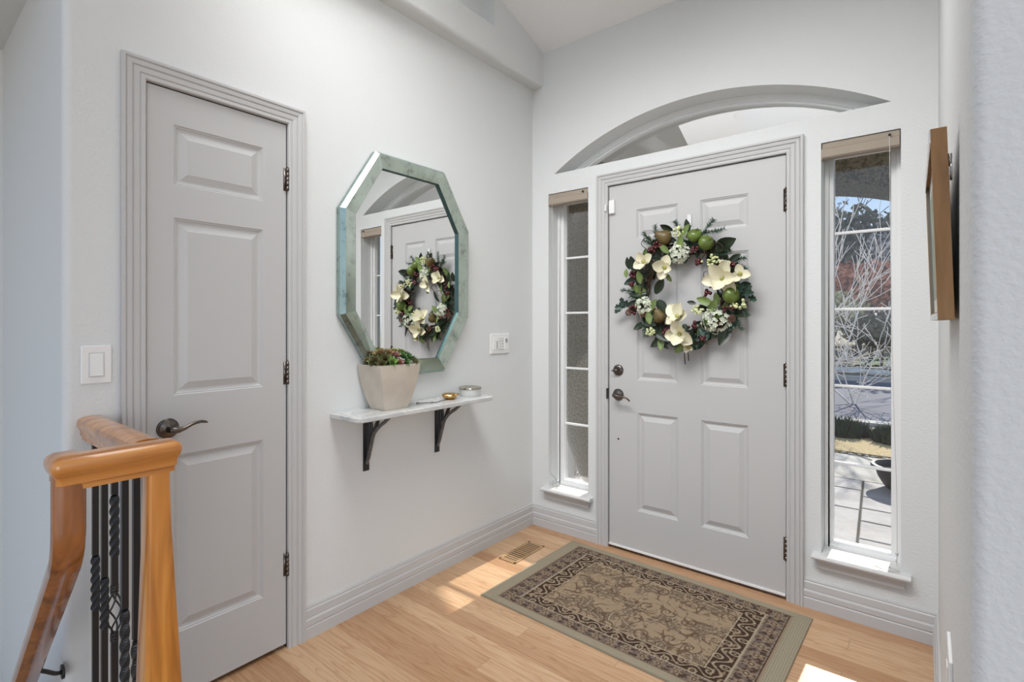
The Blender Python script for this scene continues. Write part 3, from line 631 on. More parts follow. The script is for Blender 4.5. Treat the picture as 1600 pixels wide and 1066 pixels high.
# ------------------------------------------------------------------ rug
def make_rug():
    Wd, Hd, st = 1.222, .772, .0026
    nx, ny = int(Wd/st), int(Hd/st)
    U, V = np.meshgrid(np.linspace(0, Wd, nx), np.linspace(0, Hd, ny))
    def vnoise(x, y, s):
        r = np.random.RandomState(s); g = r.rand(64, 64); xi = np.floor(x).astype(int); yi = np.floor(y).astype(int); fx = x-xi; fy = y-yi; fx = fx*fx*(3-2*fx); fy = fy*fy*(3-2*fy)
        a = g[yi % 64, xi % 64]; b = g[yi % 64, (xi+1) % 64]; c = g[(yi+1) % 64, xi % 64]; d = g[(yi+1) % 64, (xi+1) % 64]
        return a*(1-fx)*(1-fy)+b*fx*(1-fy)+c*(1-fx)*fy+d*fx*fy
    base = np.array(srgb(164,143,118)[:3]); dark = np.array(srgb(74,56,46)[:3]); midd = np.array(srgb(104,84,68)[:3]); light = np.array(srgb(186,170,146)[:3]); edge = np.array(srgb(168,158,136)[:3]); band = np.array(srgb(120,106,98)[:3])
    col = np.tile(base, (ny, nx, 1)).astype(float)
    def paint(mask, c, a=1.0):
        k = (np.clip(mask, 0, 1)*a)[..., None]; col[:] = col*(1-k)+c*k
    # field: four-fold sprays of feathered leaves with curling stems
    r = np.random.RandomState(3)
    motifs = []
    for i in range(6):
        for j in range(3):
            motifs.append((.30+i*.125+(j % 2)*.06, .20+j*.185+r.uniform(-.01,.01), (i*61+j*97) % 360, (i+j) % 3))
    for (cx_, cy_, ang, kind) in motifs:
        a = R(ang); dx, dy = U-cx_, V-cy_; X = dx*math.cos(a)+dy*math.sin(a); Y = -dx*math.sin(a)+dy*math.cos(a)
        for bend, sc in ((1,1.15),(-1,1.0),(2.6,.7)):
            Yb = Y-bend*(X*X*7); w = .032*sc*np.sin(np.clip((X+.012)/(.095*sc), 0, 1)*math.pi)**.7*(1+.35*np.sin(X*260))
            m_ = (X > -.01) & (X < .085*sc) & (np.abs(Yb-bend*.012) < w)
            paint(m_*1.0, midd, .85)
            paint(m_*(np.sin((X*.9-np.abs(Yb-bend*.012)*1.0)*900) > .55), light, .55)
            paint((m_ & (np.abs(Yb-bend*.012) < .0024))*1.0, light, .8)
        rr_ = np.hypot(X+.04, Y); th = np.arctan2(Y, X+.04); spiral = np.abs(((rr_-.0052*th/1.0) % .0327)-.016) 
        mm_ = (rr_ < .042) & (spiral > .0125); paint(mm_*1.0, midd, .9)
        paint((rr_ < .010)*1.0, dark, .5); paint((rr_ < .0045)*1.0, light, .9)
    wx = vnoise(U*18, V*18, 5); wy = vnoise(U*18+9, V*18, 6)
    lines = np.abs(np.sin((U+wx*.11)*42+3*wy)*np.cos((V+wy*.11)*36)); paint((lines < .075)*1.0, midd, .85)
    sp = vnoise(U*70, V*70, 8); paint((sp > .80)*1.0, midd, .6); paint((vnoise(U*95, V*95, 18) > .87)*1.0, light, .5)
    dE = np.minimum(U, Wd-U); dS = np.minimum(V, Hd-V)
    e1, e2, e3 = .070, .160, .245; s1, s2, s3 = .040, .098, .158
    # normalised distance so that end and side bands mitre
    t = np.where(dS/s3 < dE/e3, 0, 1); sE = V; sS = U
    tt = np.where(t == 0, np.interp(dS, [0,s1,s2,s3], [0,1,2,3]), np.interp(dE, [0,e1,e2,e3], [0,1,2,3])); L_ = np.where(t == 0, sS, sE)
    ctr = np.where(t == 0, Wd/2, Hd/2)
    inn = tt < 3
    col[inn] = dark
    q = tt-2                                  # inner dark band 0..1
    ib = (tt >= 2) & inn; ph = (L_-ctr)/.105*2*math.pi
    wave = .5+.28*np.sin(ph); paint((ib & (np.abs(q-wave) < .06))*1.0, light, .75)
    ph2 = (L_-ctr)/.0525; fr_ = (ph2-np.floor(ph2)-.5)*.0525
    side = np.where(np.sin(ph) > 0, .22, .78); rr_ = np.hypot(fr_, (q-side)*.06)
    paint((ib & (np.abs(rr_-.013) < .0032))*1.0, light, .75); paint((ib & (rr_ < .004))*1.0, base, .9)
    paint((ib & (vnoise(U*85, V*85, 12) > .78))*1.0, base, .75)
    ob = (tt >= 1) & (tt < 2); col[ob] = band; q = tt-1
    ph3 = (L_-ctr)/.066; fr_ = (ph3-np.floor(ph3)-.5)*.066; th = np.arctan2((q-.5)*.07, fr_); rr_ = np.hypot(fr_, (q-.5)*.07)
    paint((ob & (vnoise(U*110, V*110, 13) > .52))*1.0, dark, .85)
    paint((ob & (rr_ < .021*(1+.3*np.cos(6*th))))*1.0, base, .65); paint((ob & (rr_ < .010))*1.0, dark, .8); paint((ob & (rr_ < .0045))*1.0, light, .9)
    paint((ob & (np.abs(np.abs(q-.5)-.40) < .05) & (np.sin(L_*520) > 0))*1.0, light, .6)
    for b_ in (1.0, 2.0, 2.97): paint(((np.abs(tt-b_) < .045) & (tt < 2.999))*1.0, light if b_ > 1 else base, .8)
    for b_ in (1.07,): paint((np.abs(tt-b_) < .03)*1.0, dark, .9)
    pl = tt < .96; col[pl] = edge; paint((pl & (t == 1) & (np.sin(U*700+np.sin(V*300)*.5) > .5))*1.0, midd, .35); paint((pl & (t == 0) & (np.sin(V*900) > .4))*1.0, midd, .3)
    weave = .92+.16*(np.sin((U+V)*1700)*.5+.5)*vnoise(U*200, V*200, 20); col *= weave[..., None]*.84
    vs = []; zz = .0065
    me = bpy.data.meshes.new('rug_top')
    co = np.zeros((ny*nx, 3)); co[:,0] = (U-Wd/2).ravel(); co[:,1] = (V-Hd/2).ravel(); co[:,2] = zz+.0006*(wx.ravel()-.5)
    idx = np.arange(ny*nx).reshape(ny, nx); f = np.stack([idx[:-1,:-1], idx[:-1,1:], idx[1:,1:], idx[1:,:-1]], -1).reshape(-1, 4)
    me.vertices.add(len(co)); me.vertices.foreach_set('co', co.ravel()); me.loops.add(f.size); me.loops.foreach_set('vertex_index', f.ravel().astype(np.int32))
    me.polygons.add(len(f)); me.polygons.foreach_set('loop_start', np.arange(0, f.size, 4, dtype=np.int32)); me.polygons.foreach_set('loop_total', np.full(len(f), 4, np.int32)); me.update(calc_edges=True)
    at = me.color_attributes.new('weave', 'FLOAT_COLOR', 'POINT'); at.data.foreach_set('color', np.concatenate([col.reshape(-1,3), np.ones((ny*nx,1))], 1).astype(np.float32).ravel())
    me.materials.append(vcol_mat('rug_weave', .95))
    root = thing('area_rug', 'brown and beige scroll-patterned rug in front of the door', 'rug', (.951,-.478,0))
    o = bpy.data.objects.new('pile', me); COL.objects.link(o); o.parent = root
    m = M(); h = [(-Wd/2,-Hd/2),(Wd/2,-Hd/2),(Wd/2,Hd/2),(-Wd/2,Hd/2)]; m.rings([[(x*1.002,y*1.003,.0005) for x,y in h],[(x*1.003,y*1.004,.0040) for x,y in h],[(x*.999,y*.998,.0052) for x,y in h]])
    b = build('bound_edge', m, mat('rug_binding', srgb(140,132,114), 1), False, root)
    root.rotation_euler = (0,0,R(-1.3))
make_rug()

# ------------------------------------------------------------------ wreath on the front door
WC = Vector((.990, 0, 1.430))
wr = thing('door_wreath', 'magnolia wreath with apples, berries and pine hanging on the front door', 'wreath', (WC.x, -.03, WC.z))
def wp(x, z, y=-.07): return Vector((WC.x+x, y, WC.z+z))
N = Vector((0,-1,0))
m = M()
for k in range(9):
    pts = []; pa = random.uniform(0, 6.28)
    for i in range(49):
        a = 2*math.pi*i/48; rr_ = .232+.022*math.sin(a*random.choice([5])+pa+k)+.02*math.cos(3*a+k*1.3); pts.append(wp(rr_*math.cos(a), rr_*math.sin(a), -.034+.014*math.sin(5*a+k*.8)))
    m.tube(pts, .0052, 5, False)
part(wr, 'twig_ring', m, twig_m, True)
def wleaf(x, z, L, ang, mt, name, y=None, wid=.5, wfn=None, n=6):
    a = R(ang); y = y if y is not None else -.052-random.random()*.022
    d = Vector((math.cos(a), -.25+random.uniform(-.25,.2), math.sin(a))); nn = N+Vector((random.uniform(-.5,.5),0,random.uniform(-.4,.5)))
    m = M(); b0 = wp(x, z, y)-d.normalized()*L*.5
    leafshape(m, b0, d, nn, L, L*wid, .35, random.uniform(-.12,.15), n, wfn=wfn)
    return part(wr, name, m, mt, True)
dark = [(.208,.222,.13,15),(.177,.209,.095,-20),(-.271,.159,.086,100),(.2,-.213,.121,-110),(-.108,-.075,.104,-50),(-.179,-.154,.095,-20),(.048,-.058,.043,170),(.108,-.087,.078,-20),(.27,-.116,.069,-30),(-.047,-.262,.078,-20),(-.108,-.226,.095,-30),(-.082,.333,.069,150),(-.125,.035,.095,60),(.252,.149,.069,30),(.092,-.183,.078,-50),(.064,-.255,.06,-70),(.028,.329,.069,100),(.237,-.058,.078,-10),(-.224,-.012,.069,200),(-.299,.165,.069,95)]
light = [(-.086,.221,.065,130),(-.219,.082,.069,100),(.003,.242,.086,70),(-.147,-.066,.078,50),(.162,-.076,.078,60),(.12,-.051,.078,160),(-.005,-.29,.06,40),(-.229,.014,.078,110),(.028,.304,.069,50),(-.17,-.133,.069,-80),(-.294,.108,.048,90),(.177,-.041,.06,100),(.052,.286,.069,30),(.076,.291,.06,10),(-.064,.074,.052,120),(.147,-.087,.052,-60)]
holly = [(.31,-.018,.06,0),(.331,-.042,.052,-30),(.31,.001,.052,30),(-.347,-.07,.06,190),(-.362,-.088,.052,220),(-.318,-.053,.06,160),(.281,.002,.052,60),(-.328,-.044,.052,100),(.1,-.214,.06,-60),(.068,-.271,.052,-70)]
pine = [(.116,.303,.095,50),(.147,.291,.095,5),(-.143,.298,.095,95),(-.28,.011,.104,170),(-.197,-.18,.078,170),(-.17,-.218,.069,190),(.252,.141,.078,10),(.288,-.09,.069,-60),(.259,-.151,.078,-60),(.23,-.135,.078,-80),(.193,.177,.069,20),(-.17,.258,.078,150),(.084,-.215,.086,-60),(-.243,-.029,.078,160),(-.022,.326,.069,120),(.274,.109,.052,-30),(.052,-.239,.078,-100),(-.188,.294,.06,130)]
for x, z, L, a in dark: wleaf(x, z, L, a, lf_dark, 'magnolia_leaf')
for x, z, L, a in light: wleaf(x, z, L, a, lf_light, 'green_leaf', y=-.078-random.random()*.02)
hw = lambda t: math.sin(math.pi*min(1,t*.9+.06))**.8*(1+.35*math.sin(t*18))
for x, z, L, a in holly: wleaf(x, z, L, a, lf_holly, 'holly_leaf', wid=.6, wfn=hw, n=12)
# a dense understory of small leaves round the ring
for k in range(132):
    a = 2*math.pi*k/132+random.uniform(-.04,.04); rr_ = random.uniform(.185,.30)
    wleaf(rr_*math.cos(a), rr_*math.sin(a), random.uniform(.05,.085), math.degrees(a)+random.uniform(-90,90), random.choice([lf_dark,lf_dark,lf_dark,lf_holly,lf_light]), 'small_leaf', y=-.035-random.random()*.025)
for x, z, L, ang in pine:
    a = R(ang); d = Vector((math.cos(a),-.12,math.sin(a))).normalized(); b0 = wp(x,z,-.055)-d*L*.6; L *= 1.2; m = M()
    m.tube([b0, b0+d*L], .0016, 4); s_ = d.cross(N).normalized(); t_ = d.cross(s_)
    for k in range(150):
        p = b0+d*(L*random.uniform(.05,1)); ph = random.uniform(0, 6.28); q = (d*.5+(s_*math.cos(ph)+t_*math.sin(ph))).normalized()*random.uniform(.016,.026); w_ = q.cross(N).normalized()*.0014
        m.add([p-w_, p+w_, p+q], [(0,1,2)])
    part(wr, 'pine_sprig', m, lf_pine)
def magnolia(x, z, r, ang, npet=6, y=-.088, tilt=(0,0), wd=.84):
    ax = (N+Vector((tilt[0],0,tilt[1]))).normalized(); u = ax.cross(Vector((0,0,1))).normalized(); w = ax.cross(u); c = wp(x, z, y); m = M()
    wf = lambda t: max(.03, math.sin(math.pi*min(1,.09+t*.90))**.62)
    for k in range(npet):
        a = R(ang)+2*math.pi*k/npet+random.uniform(-.15,.15); el = R(8+26*(k % 2)+random.uniform(-6,10)); L = r*random.uniform(.9,1.1)
        d = (u*math.cos(a)+w*math.sin(a))*math.cos(el)+ax*math.sin(el)
        leafshape(m, c+ax*.0025*k, d, ax, L, L*wd, random.uniform(.3,.6), random.uniform(-.05,.30), 9, wfn=wf)
    f = part(wr, 'magnolia_flower', m, petal_m, True)
    for p_ in (1,):
        m = M(); m.ball(c+ax*.012, .008, 8, 6); 
        for k in range(14):
            ph = k*2.4; m.tube([c+ax*.008, c+ax*.019+(u*math.cos(ph)+w*math.sin(ph))*.011], .0011, 4)
        part(wr, 'stamen', m, stamen_m, True, parent=f)
magnolia(-.190,.160,.068,20,4,tilt=(-.2,.1)); magnolia(-.078,.125,.072,75,4,y=-.092,tilt=(.1,-.1)); magnolia(.205,.055,.090,10,6,y=-.094,tilt=(.1,-.1),wd=.68); magnolia(.280,.070,.052,40,3,tilt=(.4,.1))
magnolia(-.010,-.128,.076,30,5,y=-.092,tilt=(-.1,.3)); magnolia(.004,-.212,.078,0,5,y=-.098,tilt=(0,-.1)); magnolia(.040,-.272,.036,60,3,tilt=(.1,-.5)); magnolia(.215,.110,.040,80,3,y=-.08,tilt=(.1,.4))
def hydrangea(x, z, rx, rz, y=-.068):
    m = M(); c = wp(x, z, y)
    for k in range(92):
        t = math.acos(1-random.random()*.95); ph = k*2.39996; n_ = Vector((math.sin(t)*math.cos(ph), -math.cos(t), math.sin(t)*math.sin(ph)))
        q_ = random.uniform(.82,1.1); p = c+Vector((n_.x*rx*q_, n_.y*.035*q_, n_.z*rz*q_)); n_ = (n_+N*.3+Vector((random.uniform(-.5,.5),0,random.uniform(-.5,.5)))).normalized(); u = n_.cross(Vector((.3,.2,1))).normalized(); w = n_.cross(u); a = random.uniform(0,1.57); s_ = random.uniform(.009,.0125)
        for j in range(4):
            d = u*math.cos(a+j*1.5708)+w*math.sin(a+j*1.5708); e_ = u*-math.sin(a+j*1.5708)+w*math.cos(a+j*1.5708)
            m.add([p, p+d*s_*.6+e_*s_*.42+n_*.001, p+d*s_+n_*.003, p+d*s_*.6-e_*s_*.42+n_*.001], [(0,1,2,3)])
    part(wr, 'hydrangea_cluster', m, hyd_m)
hydrangea(-.012,.196,.046,.056); hydrangea(-.201,-.069,.046,.048); hydrangea(.165,-.147,.066,.062)
def cluster(x, z, rx, rz, r, n, mt, name, y=-.075):
    m = M(); c = wp(x, z, y)
    for k in range(n):
        ph = random.uniform(0,6.28); q = math.sqrt(random.random()); p = c+Vector((q*rx*math.cos(ph), -random.random()*.018, q*rz*math.sin(ph))); m.ball(p, r*random.uniform(.8,1.15), 7, 5)
        if k % 3 == 0: m.tube([p, c+Vector((0,.03,0))], .0009, 3)
    part(wr, name, m, mt, True)
for x, z, r in [(-.014,.302,.034),(.145,.143,.040),(.083,-.095,.028),(-.165,-.205,.024)]: cluster(x, z, r, r*.8, .0068, 22, bud_m, 'bud_cluster')
cluster(.276,-.071,.036,.024,.0068,20,bud_m,'bud_cluster')
for x, z, r in [(-.13,.235,.028),(-.256,.1,.018),(-.27,.053,.014),(.075,.193,.026),(.161,.017,.02),(.13,-.017,.02),(.225,-.089,.026),(-.261,-.09,.026),(-.082,-.196,.022),(.083,.144,.018),(.243,.117,.015),(.107,-.234,.011),(-.152,.229,.02),(.059,-.171,.022)]: cluster(x, z, r, r*.9, .0088, 9, berry_m, 'berry_cluster')
def fruit(x, z, r, mt, name, pear=False, ang=0, y=-.082):
    c = wp(x, z, y); ax = Vector((math.cos(R(ang)),-.55,math.sin(R(ang)))).normalized(); m = M()
    pf = [(.0001,-.80),(.25,-.84),(.62,-.70),(.93,-.30),(1,.05),(.92,.42),(.62,.72),(.30,.80),(.10,.74),(.0001,.64)] if not pear else [(.0001,-.9),(.4,-.9),(.85,-.6),(1,-.15),(.85,.3),(.55,.7),(.42,1.0),(.25,1.2),(.0001,1.24)]
    m.lathe([(a*r, b*r) for a, b in pf], c, ax, 18); f = part(wr, name, m, mt, True)
    m = M(); t_ = (.62 if not pear else 1.2)*r; m.tube([c+ax*t_, c+ax*(t_+.012)+Vector((.002,0,.002)), c+ax*(t_+.017)+Vector((.006,0,.004))], .0015, 5); part(wr, 'fruit_stem', m, twig_m, parent=f)
fruit(.122,.232,.038,apple_m,'apple',ang=20); fruit(.067,.273,.036,apple_m,'apple',ang=60); fruit(.239,-.028,.041,apple_m,'apple',ang=10)
fruit(-.090,.282,.040,pear_m,'pear',True,150); fruit(-.112,-.125,.036,pear_m,'pear',True,110)
for (x, z, a) in ((.16,.06,100),(.10,.16,40),(-.17,.03,80),(-.12,.07,70),(.19,.18,60),(-.16,.27,150),(.23,.12,150)):
    m = M(); b0 = wp(x, z, -.075); a_ = R(a); m.tube(spline([b0, b0+Vector((math.cos(a_)*.03,-.02,math.sin(a_)*.03)), b0+Vector((math.cos(a_+.8)*.05,-.02,math.sin(a_+.8)*.05)), b0+Vector((math.cos(a_+1.6)*.045,-.01,math.sin(a_+1.6)*.05))],5), .0018, 5)
    part(wr, 'tendril', m, twig_m, True)
for (x, z0_, z1_) in ((-.004,-.29,-.37),(.014,-.28,-.352)): part(wr, 'hanging_stem', M().tube([wp(x,z0_,-.03), wp(x+.001,z1_,-.018)], .0028, 5), twig_m)
for (x, z) in ((.245,-.135),(-.285,-.10),(-.20,-.11)):
    m = M(); c = wp(x, z, -.075)
    for i in range(5):
        for k in range(7): 
            a = k*.9+i*.45; rr_ = .016*math.sin(math.pi*(i+1)/6.5); q = c+Vector((rr_*math.cos(a),-.008-rr_*.3+.0*i,.012-.007*i+rr_*.2*math.sin(a))); m.ball(q, .0048, 6, 4, (1,1,.55))
    part(wr, 'pine_cone', m, cone_m, True)
hk = thing('wreath_hook', 'clear white adhesive hook above the door wreath', 'hook', (1.003,-.003,1.80))
m = M(); m.box(.992,1.014,-.006,-.0005,1.770,1.828); part(hk, 'hook_base', m, ribbon_m, bevel=.002)
m = M(); m.tube([(1.003,-.004,1.790),(1.003,-.012,1.778),(1.003,-.020,1.778),(1.003,-.022,1.790)], .003, 6); part(hk, 'hook_arm', m, ribbon_m, True)

# ------------------------------------------------------------------ stair railing
rl = thing('stair_railing', 'honey oak stair railing with a newel post and black iron balusters', 'railing', (.55,-2.2,0))
RP = [(-.022,-.036),(-.022,-.026),(-.027,-.022),(-.027,-.008),(-.034,.004),(-.036,.016),(-.032,.027),(-.020,.034),(0,.036),(.020,.034),(.032,.027),(.036,.016),(.034,.004),(.027,-.008),(.027,-.022),(.022,-.026),(.022,-.036)]
def railsweep(name, path, fr, sc=1.0, mt=None):
    m = M(); m.rings([[Vector(p)+Vector(s)*a*sc+Vector(u)*b*sc for a, b in RP] for p, (s, u) in zip(path, fr)]); o = part(rl, name, m, mt or oak_x); smooth_angle(o, 38); return o
zr = .962
X3 = (0,1,0); Z3 = (0,0,1)
# guard rail from wall to newel, bending to the stair side
n_ = 6; path = [(.001,-2.222,zr),(.50,-2.222,zr)]; fr = [(X3,Z3),(X3,Z3)]
railsweep('guard_rail', path, fr, .95)
m = M() # the short turn piece: rounded block with the rail's moulded profile all round
def block(z, s, x0=.519, x1=.588, y0=-2.410, y1=-2.172):
    o_ = []; g = (s-1)*.036; r = max(.003, .016+min(g, 0)*.62)
    for sx_, sy_, b in ((1,1,0),(-1,1,90),(-1,-1,180),(1,-1,270)):
        cx_ = (x1+g-r) if sx_ > 0 else (x0-g+r); cy_ = (y1+g-r) if sy_ > 0 else (y0-g+r)
        for k in range(6): t = R(b+18*k); o_.append((cx_+r*math.cos(t), cy_+r*math.sin(t), z))
    return o_
m.rings([block(zr+z, s_) for z, s_ in ((-.036,.62),(-.026,.64),(-.022,.76),(-.008,.77),(.000,.90),(.012,1.0),(.022,.98),(.030,.86),(.0355,.62),(.0365,.40))])
o = part(rl, 'turn_rail', m, oak_x); smooth_angle(o, 38)
m = M() # the corner runs back a hand's width over the gooseneck
m.rings([block(zr+z+.0006, s_, .492, .586, -2.409, -2.346) for z, s_ in ((-.036,.62),(-.026,.64),(-.022,.76),(-.008,.77),(.000,.90),(.012,1.0),(.022,.98),(.030,.86),(.0355,.62),(.0365,.40))])
o = part(rl, 'corner_block', m, oak_x); smooth_angle(o, 38)
# gooseneck: rail turns down and follows the stairs
path = []; fr = []
P_ = [(.550,-2.378,zr+.0),(.550,-2.378,.87),(.546,-2.378,.815),(.520,-2.377,.768),(.470,-2.375,.722),(.20,-2.372,.470),(-.02,-2.370,.262),(-.7,-2.365,-.38)]
sp_ = spline(P_, 5)
for i, p in enumerate(sp_):
    d = (sp_[min(i+1,len(sp_)-1)]-sp_[max(i-1,0)]).normalized(); s = Vector((0,1,0)); u = s.cross(d).normalized()
    if u.x < 0: u = -u
    path.append(p); fr.append((s, u))
path[0] = (.550,-2.378,zr+.005)
o = railsweep('handrail', path, fr, .80, oak_dk)
m = M(); rg = []
for z, h_ in [(0,.046),(.25,.0425),(.45,.037),(.65,.0305),(.80,.0255),(.90,.0235),(.94,.0235)]:
    # the two visible sides taper towards the top
    cx_ = .550+(h_-.0235)*.1; cy_ = -2.218+(h_-.0235)*.35; r = .010
    rg.append([(cx_+sx_*(h_-r)+r*math.cos(R(b+k*30)), cy_+sy_*(h_-r)+r*math.sin(R(b+k*30)), z) for sx_, sy_, b in ((1,1,0),(-1,1,90),(-1,-1,180),(1,-1,270)) for k in range(4)])
m.rings(rg); o = part(rl, 'newel_post', m, oak_z); smooth_angle(o, 50)
def baluster(x, tw, basket=None):
    y = -2.218; m = M(); h = .0072; rg = []
    z = 0; zs = [0]; 
    def sq(z, a, hh=h): return [(x+hh*1.414*math.cos(a+R(45+90*k)), y+hh*1.414*math.sin(a+R(45+90*k)), z) for k in range(4)]
    t0, t1 = tw; n = 36; rings_ = [sq(0,0), sq(t0,0)]+[sq(t0+(t1-t0)*i/n, 2*math.pi*1.5*i/n, h*1.12) for i in range(1, n)]+[sq(t1, 0)]
    top = zr-.033
    if basket:
        b0, b1 = basket
        rings_ += [sq(top,0)] if t1 > b1 else []
        if t0 > b1: # twist above the basket
            m.rings([sq(0,0), sq(b0,0)]); m.rings([sq(b1,0)]+rings_[1:])
        for zc in (b0, b1):
            for k in range(3): m.tube([(x,y,zc-.010+k*.008),(x,y,zc-.004+k*.008)], .0098, 8)
        o = part(rl, 'iron_baluster', m, iron_m)
        q = M()
        for k in range(4):
            q.tube([(x+.019*math.sin(math.pi*i/16)*math.cos(k*1.5708+i/16*3.8), y+.019*math.sin(math.pi*i/16)*math.sin(k*1.5708+i/16*3.8), b0+(b1-b0)*i/16) for i in range(17)], .0024, 6)
        part(rl, 'basket', q, iron_m, True, parent=o)
    else:
        m.rings(rings_+[sq(top,0)]); part(rl, 'iron_baluster', m, iron_m)
for x, tw, bk in [(.030,(.42,.585),None),(.125,(.40,.55),None),(.221,(.635,.805),(.415,.545)),(.312,(.30,.525),None),(.405,(.20,.48),None),(.480,(.2,.4),None)]:
    baluster(x, tw, bk)
m = M(); m.tube(spline([(.088,-2.362,.345),(.070,-2.335,.318),(.042,-2.308,.286),(.018,-2.290,.272)]), .0055, 8); m.tube([(.018,YE-.0005,.272),(.018,YE-.006,.272)], .020, 14); part(rl, 'rail_bracket', m, iron_m, True)

# ------------------------------------------------------------------ outside: porch
G = -.15
m = M()
# arched stucco header (opening arch radius 2.1 about x = 1.0, crown at 2.43)
ocz = 2.43-2.1; s = math.degrees(math.asin((1.97-ocz)/2.1)); oa = arc(1.0, ocz, 2.1, s, 180-s, 40)
xl, xr = oa[-1][0], oa[0][0]
hl = [(xl-.35,G),(xl,G)]+[(xl,1.97)]+list(reversed(oa))[1:-1]+[(xr,1.97),(xr,G),(xr+.35,G),(xr+.35,3.0),(xl-.35,3.0)]
m.poly([hl], lambda a, b: (a, 2.20, b)); m.poly([hl], lambda a, b: (a, 2.80, b)); m.rings([[(a,2.20,b) for a,b in hl],[(a,2.80,b) for a,b in hl]], True, False)
tag(build('porch_arch', m, stucco_m, False, None, (1,2.5,G)), 'brown stucco porch archway outside the front door', 'arch', kind='structure')
m = M(); m.box(xl-.1, xl+.02, .2, 2.2, G, 2.9); tag(build('porch_wall', m, stucco_m, False, None, (xl,1.2,G)), 'brown stucco porch side wall seen through the left sidelight', 'wall', kind='structure')
porchc_m = mat('porch_ceiling_paint', srgb(240,240,238), .9)
m = M(); m.box(xl-.3, xr+.3, .2, 2.2, 2.70, 2.80); tag(build('porch_ceiling', m, porchc_m, False, None, (1,1.2,2.7)), 'pale porch ceiling seen through the arched transom', 'ceiling', kind='structure')
m = M(); m.box(xl-.8, xr+.8, .2, 2.95, 3.0, 3.1); tag(build('porch_roof', m, porchc_m, False, None, (1,1.2,3.0)), 'flat roof over the entry porch', 'roof', kind='structure')
root = thing('porch_light', 'round recessed light in the porch ceiling above the transom', 'ceiling light', (1.0,1.13,2.70))
m = M(); m.lathe([(.062,-.004),(.085,-.006),(.092,-.003),(.092,0),(.062,0)], (1.0,1.13,2.70), n=32); part(root, 'trim_ring', m, white_m, True)
m = M(); m.lathe([(.0001,-.002),(.063,-.002),(.063,0),(.0001,0)], (1.0,1.13,2.70), n=32); part(root, 'lens', m, porchc_m)

# ground, patio slabs, walk, lawn, street
m = M(); m.box(-40, 40, .2, 90, G-.30, G-.02); tag(build('ground', m, dirt_m, False, None, (0,20,G-.3)), 'dry brown winter ground around the yard', 'ground', kind='structure')
m = M()
xj = 1.55
rowsL = [.2,.75,1.34,2.07,2.62,2.95]; rowsR = [.2,.85,1.45,1.82,2.13,2.45,2.95]
def jx(y): return 1.60-(y-1.4)*.058
for rows, sd_ in ((rowsL,-1),(rowsR,1)):
    for a, b in zip(rows[:-1], rows[1:]):
        g = .008
        for k in range(3):
            if sd_ < 0: x1_, x0_ = -k*.75-g, -(k+1)*.75+g
            else: x0_, x1_ = k*.75+g, (k+1)*.75-g
            c = [(jx(a)+x0_,a+g),(jx(a)+x1_,a+g),(jx(b)+x1_,b-g),(jx(b)+x0_,b-g)]
            m.rings([[(x,y,G-.02) for x,y in c],[(x,y,G-.004) for x,y in c],[(x+(.006 if i in (0,3) else -.006),y+(.006 if i < 2 else -.006),G) for i,(x,y) in enumerate(c)]])
struct('patio', m, paver_m, label='pale stamped concrete patio outside the front door', cat='patio')
m = M(); m.box(-6,8,.2,2.96,G-.05,G-.012); struct('patio_base', m, gap_m, label='dark joints between the patio slabs', cat='patio')
m = M(); m.box(-6,8,2.965,3.98,G-.05,G-.003); struct('walkway', m, concrete_m, label='smooth concrete walk beyond the patio', cat='walkway')
m = M(); m.add([(.3,4.9,G-.001),(1.0,4.35,G-.001),(1.32,4.06,G-.001),(1.56,3.83,G-.001),(2.4,3.2,G-.001),(2.4,3.18,G-.001),(1.55,3.80,G-.001),(1.31,4.03,G-.001),(.99,4.32,G-.001),(.29,4.87,G-.001)],[(0,1,8,9),(1,2,7,8),(2,3,6,7),(3,4,5,6)]); struct('trim_walk_joint', m, gap_m, label='dark joint across the concrete walk', cat='joint')
m = M(); m.box(-14,14,4.05,5.2,G-.05,G+.015); struct('lawn', m, lawn_m, label='strip of straw-coloured dormant lawn', cat='lawn')
m = M(); m.box(-40,40,6.3,12.4,G-.05,G-.005); struct('street', m, asphalt_m, label='grey-blue street with tree shadows beyond the shrubs', cat='street')
m = M(); m.box(-40,40,12.4,12.7,G-.05,G+.1); m.box(-40,40,6.05,6.3,G-.05,G+.03); struct('kerb', m, concrete_m, label='pale concrete kerbs along the street', cat='kerb')
m = M(); m.add([(-30,12.8,G+.1),(30,12.8,G+.1),(30,80,G+1.2),(-30,80,G+1.2)],[(0,1,2,3)]); struct('far_ground', m, dirt_m, label='brown ground rising across the street', cat='ground')
m = M(); m.add([(.3,15.5,G+.18),(5,15.5,G+.18),(5,19,G+.25),(.3,19,G+.25)],[(0,1,2,3)]); struct('far_lawn', m, green_m, label='green lawn patch across the street', cat='lawn')
m = M()
for k in range(90):
    x = -1+k*.042+random.uniform(-.02,.02); r = random.uniform(.010,.022); m.ball((x, 4.02+random.uniform(-.03,.03), G+.002), r, 6, 4, (1.2,1,.6))
tag(build('pebble_edging', m, stone_m, True, None, (1,4.02,G)), 'row of small pale pebbles along the edge of the dry lawn', 'pebbles', kind='stuff')
root = thing('bowl_planter', 'black round bowl planter on the patio', 'planter', (1.812,2.88,G))
m = M(); m.lathe([(.0001,0),(.13,0),(.155,.03),(.195,.10),(.205,.14),(.200,.16),(.235,.165),(.245,.18),(.240,.20),(.215,.202),(.205,.19),(.19,.12),(.0001,.11)], (1.812,2.88,G), n=36); o = part(root, 'bowl', m, pot_m, True); smooth_angle(o, 50)
m = M(); m.lathe([(.0001,.12),(.196,.12),(.196,.15),(.0001,.155)], (1.812,2.88,G), n=24); part(root, 'soil', m, soil_m)

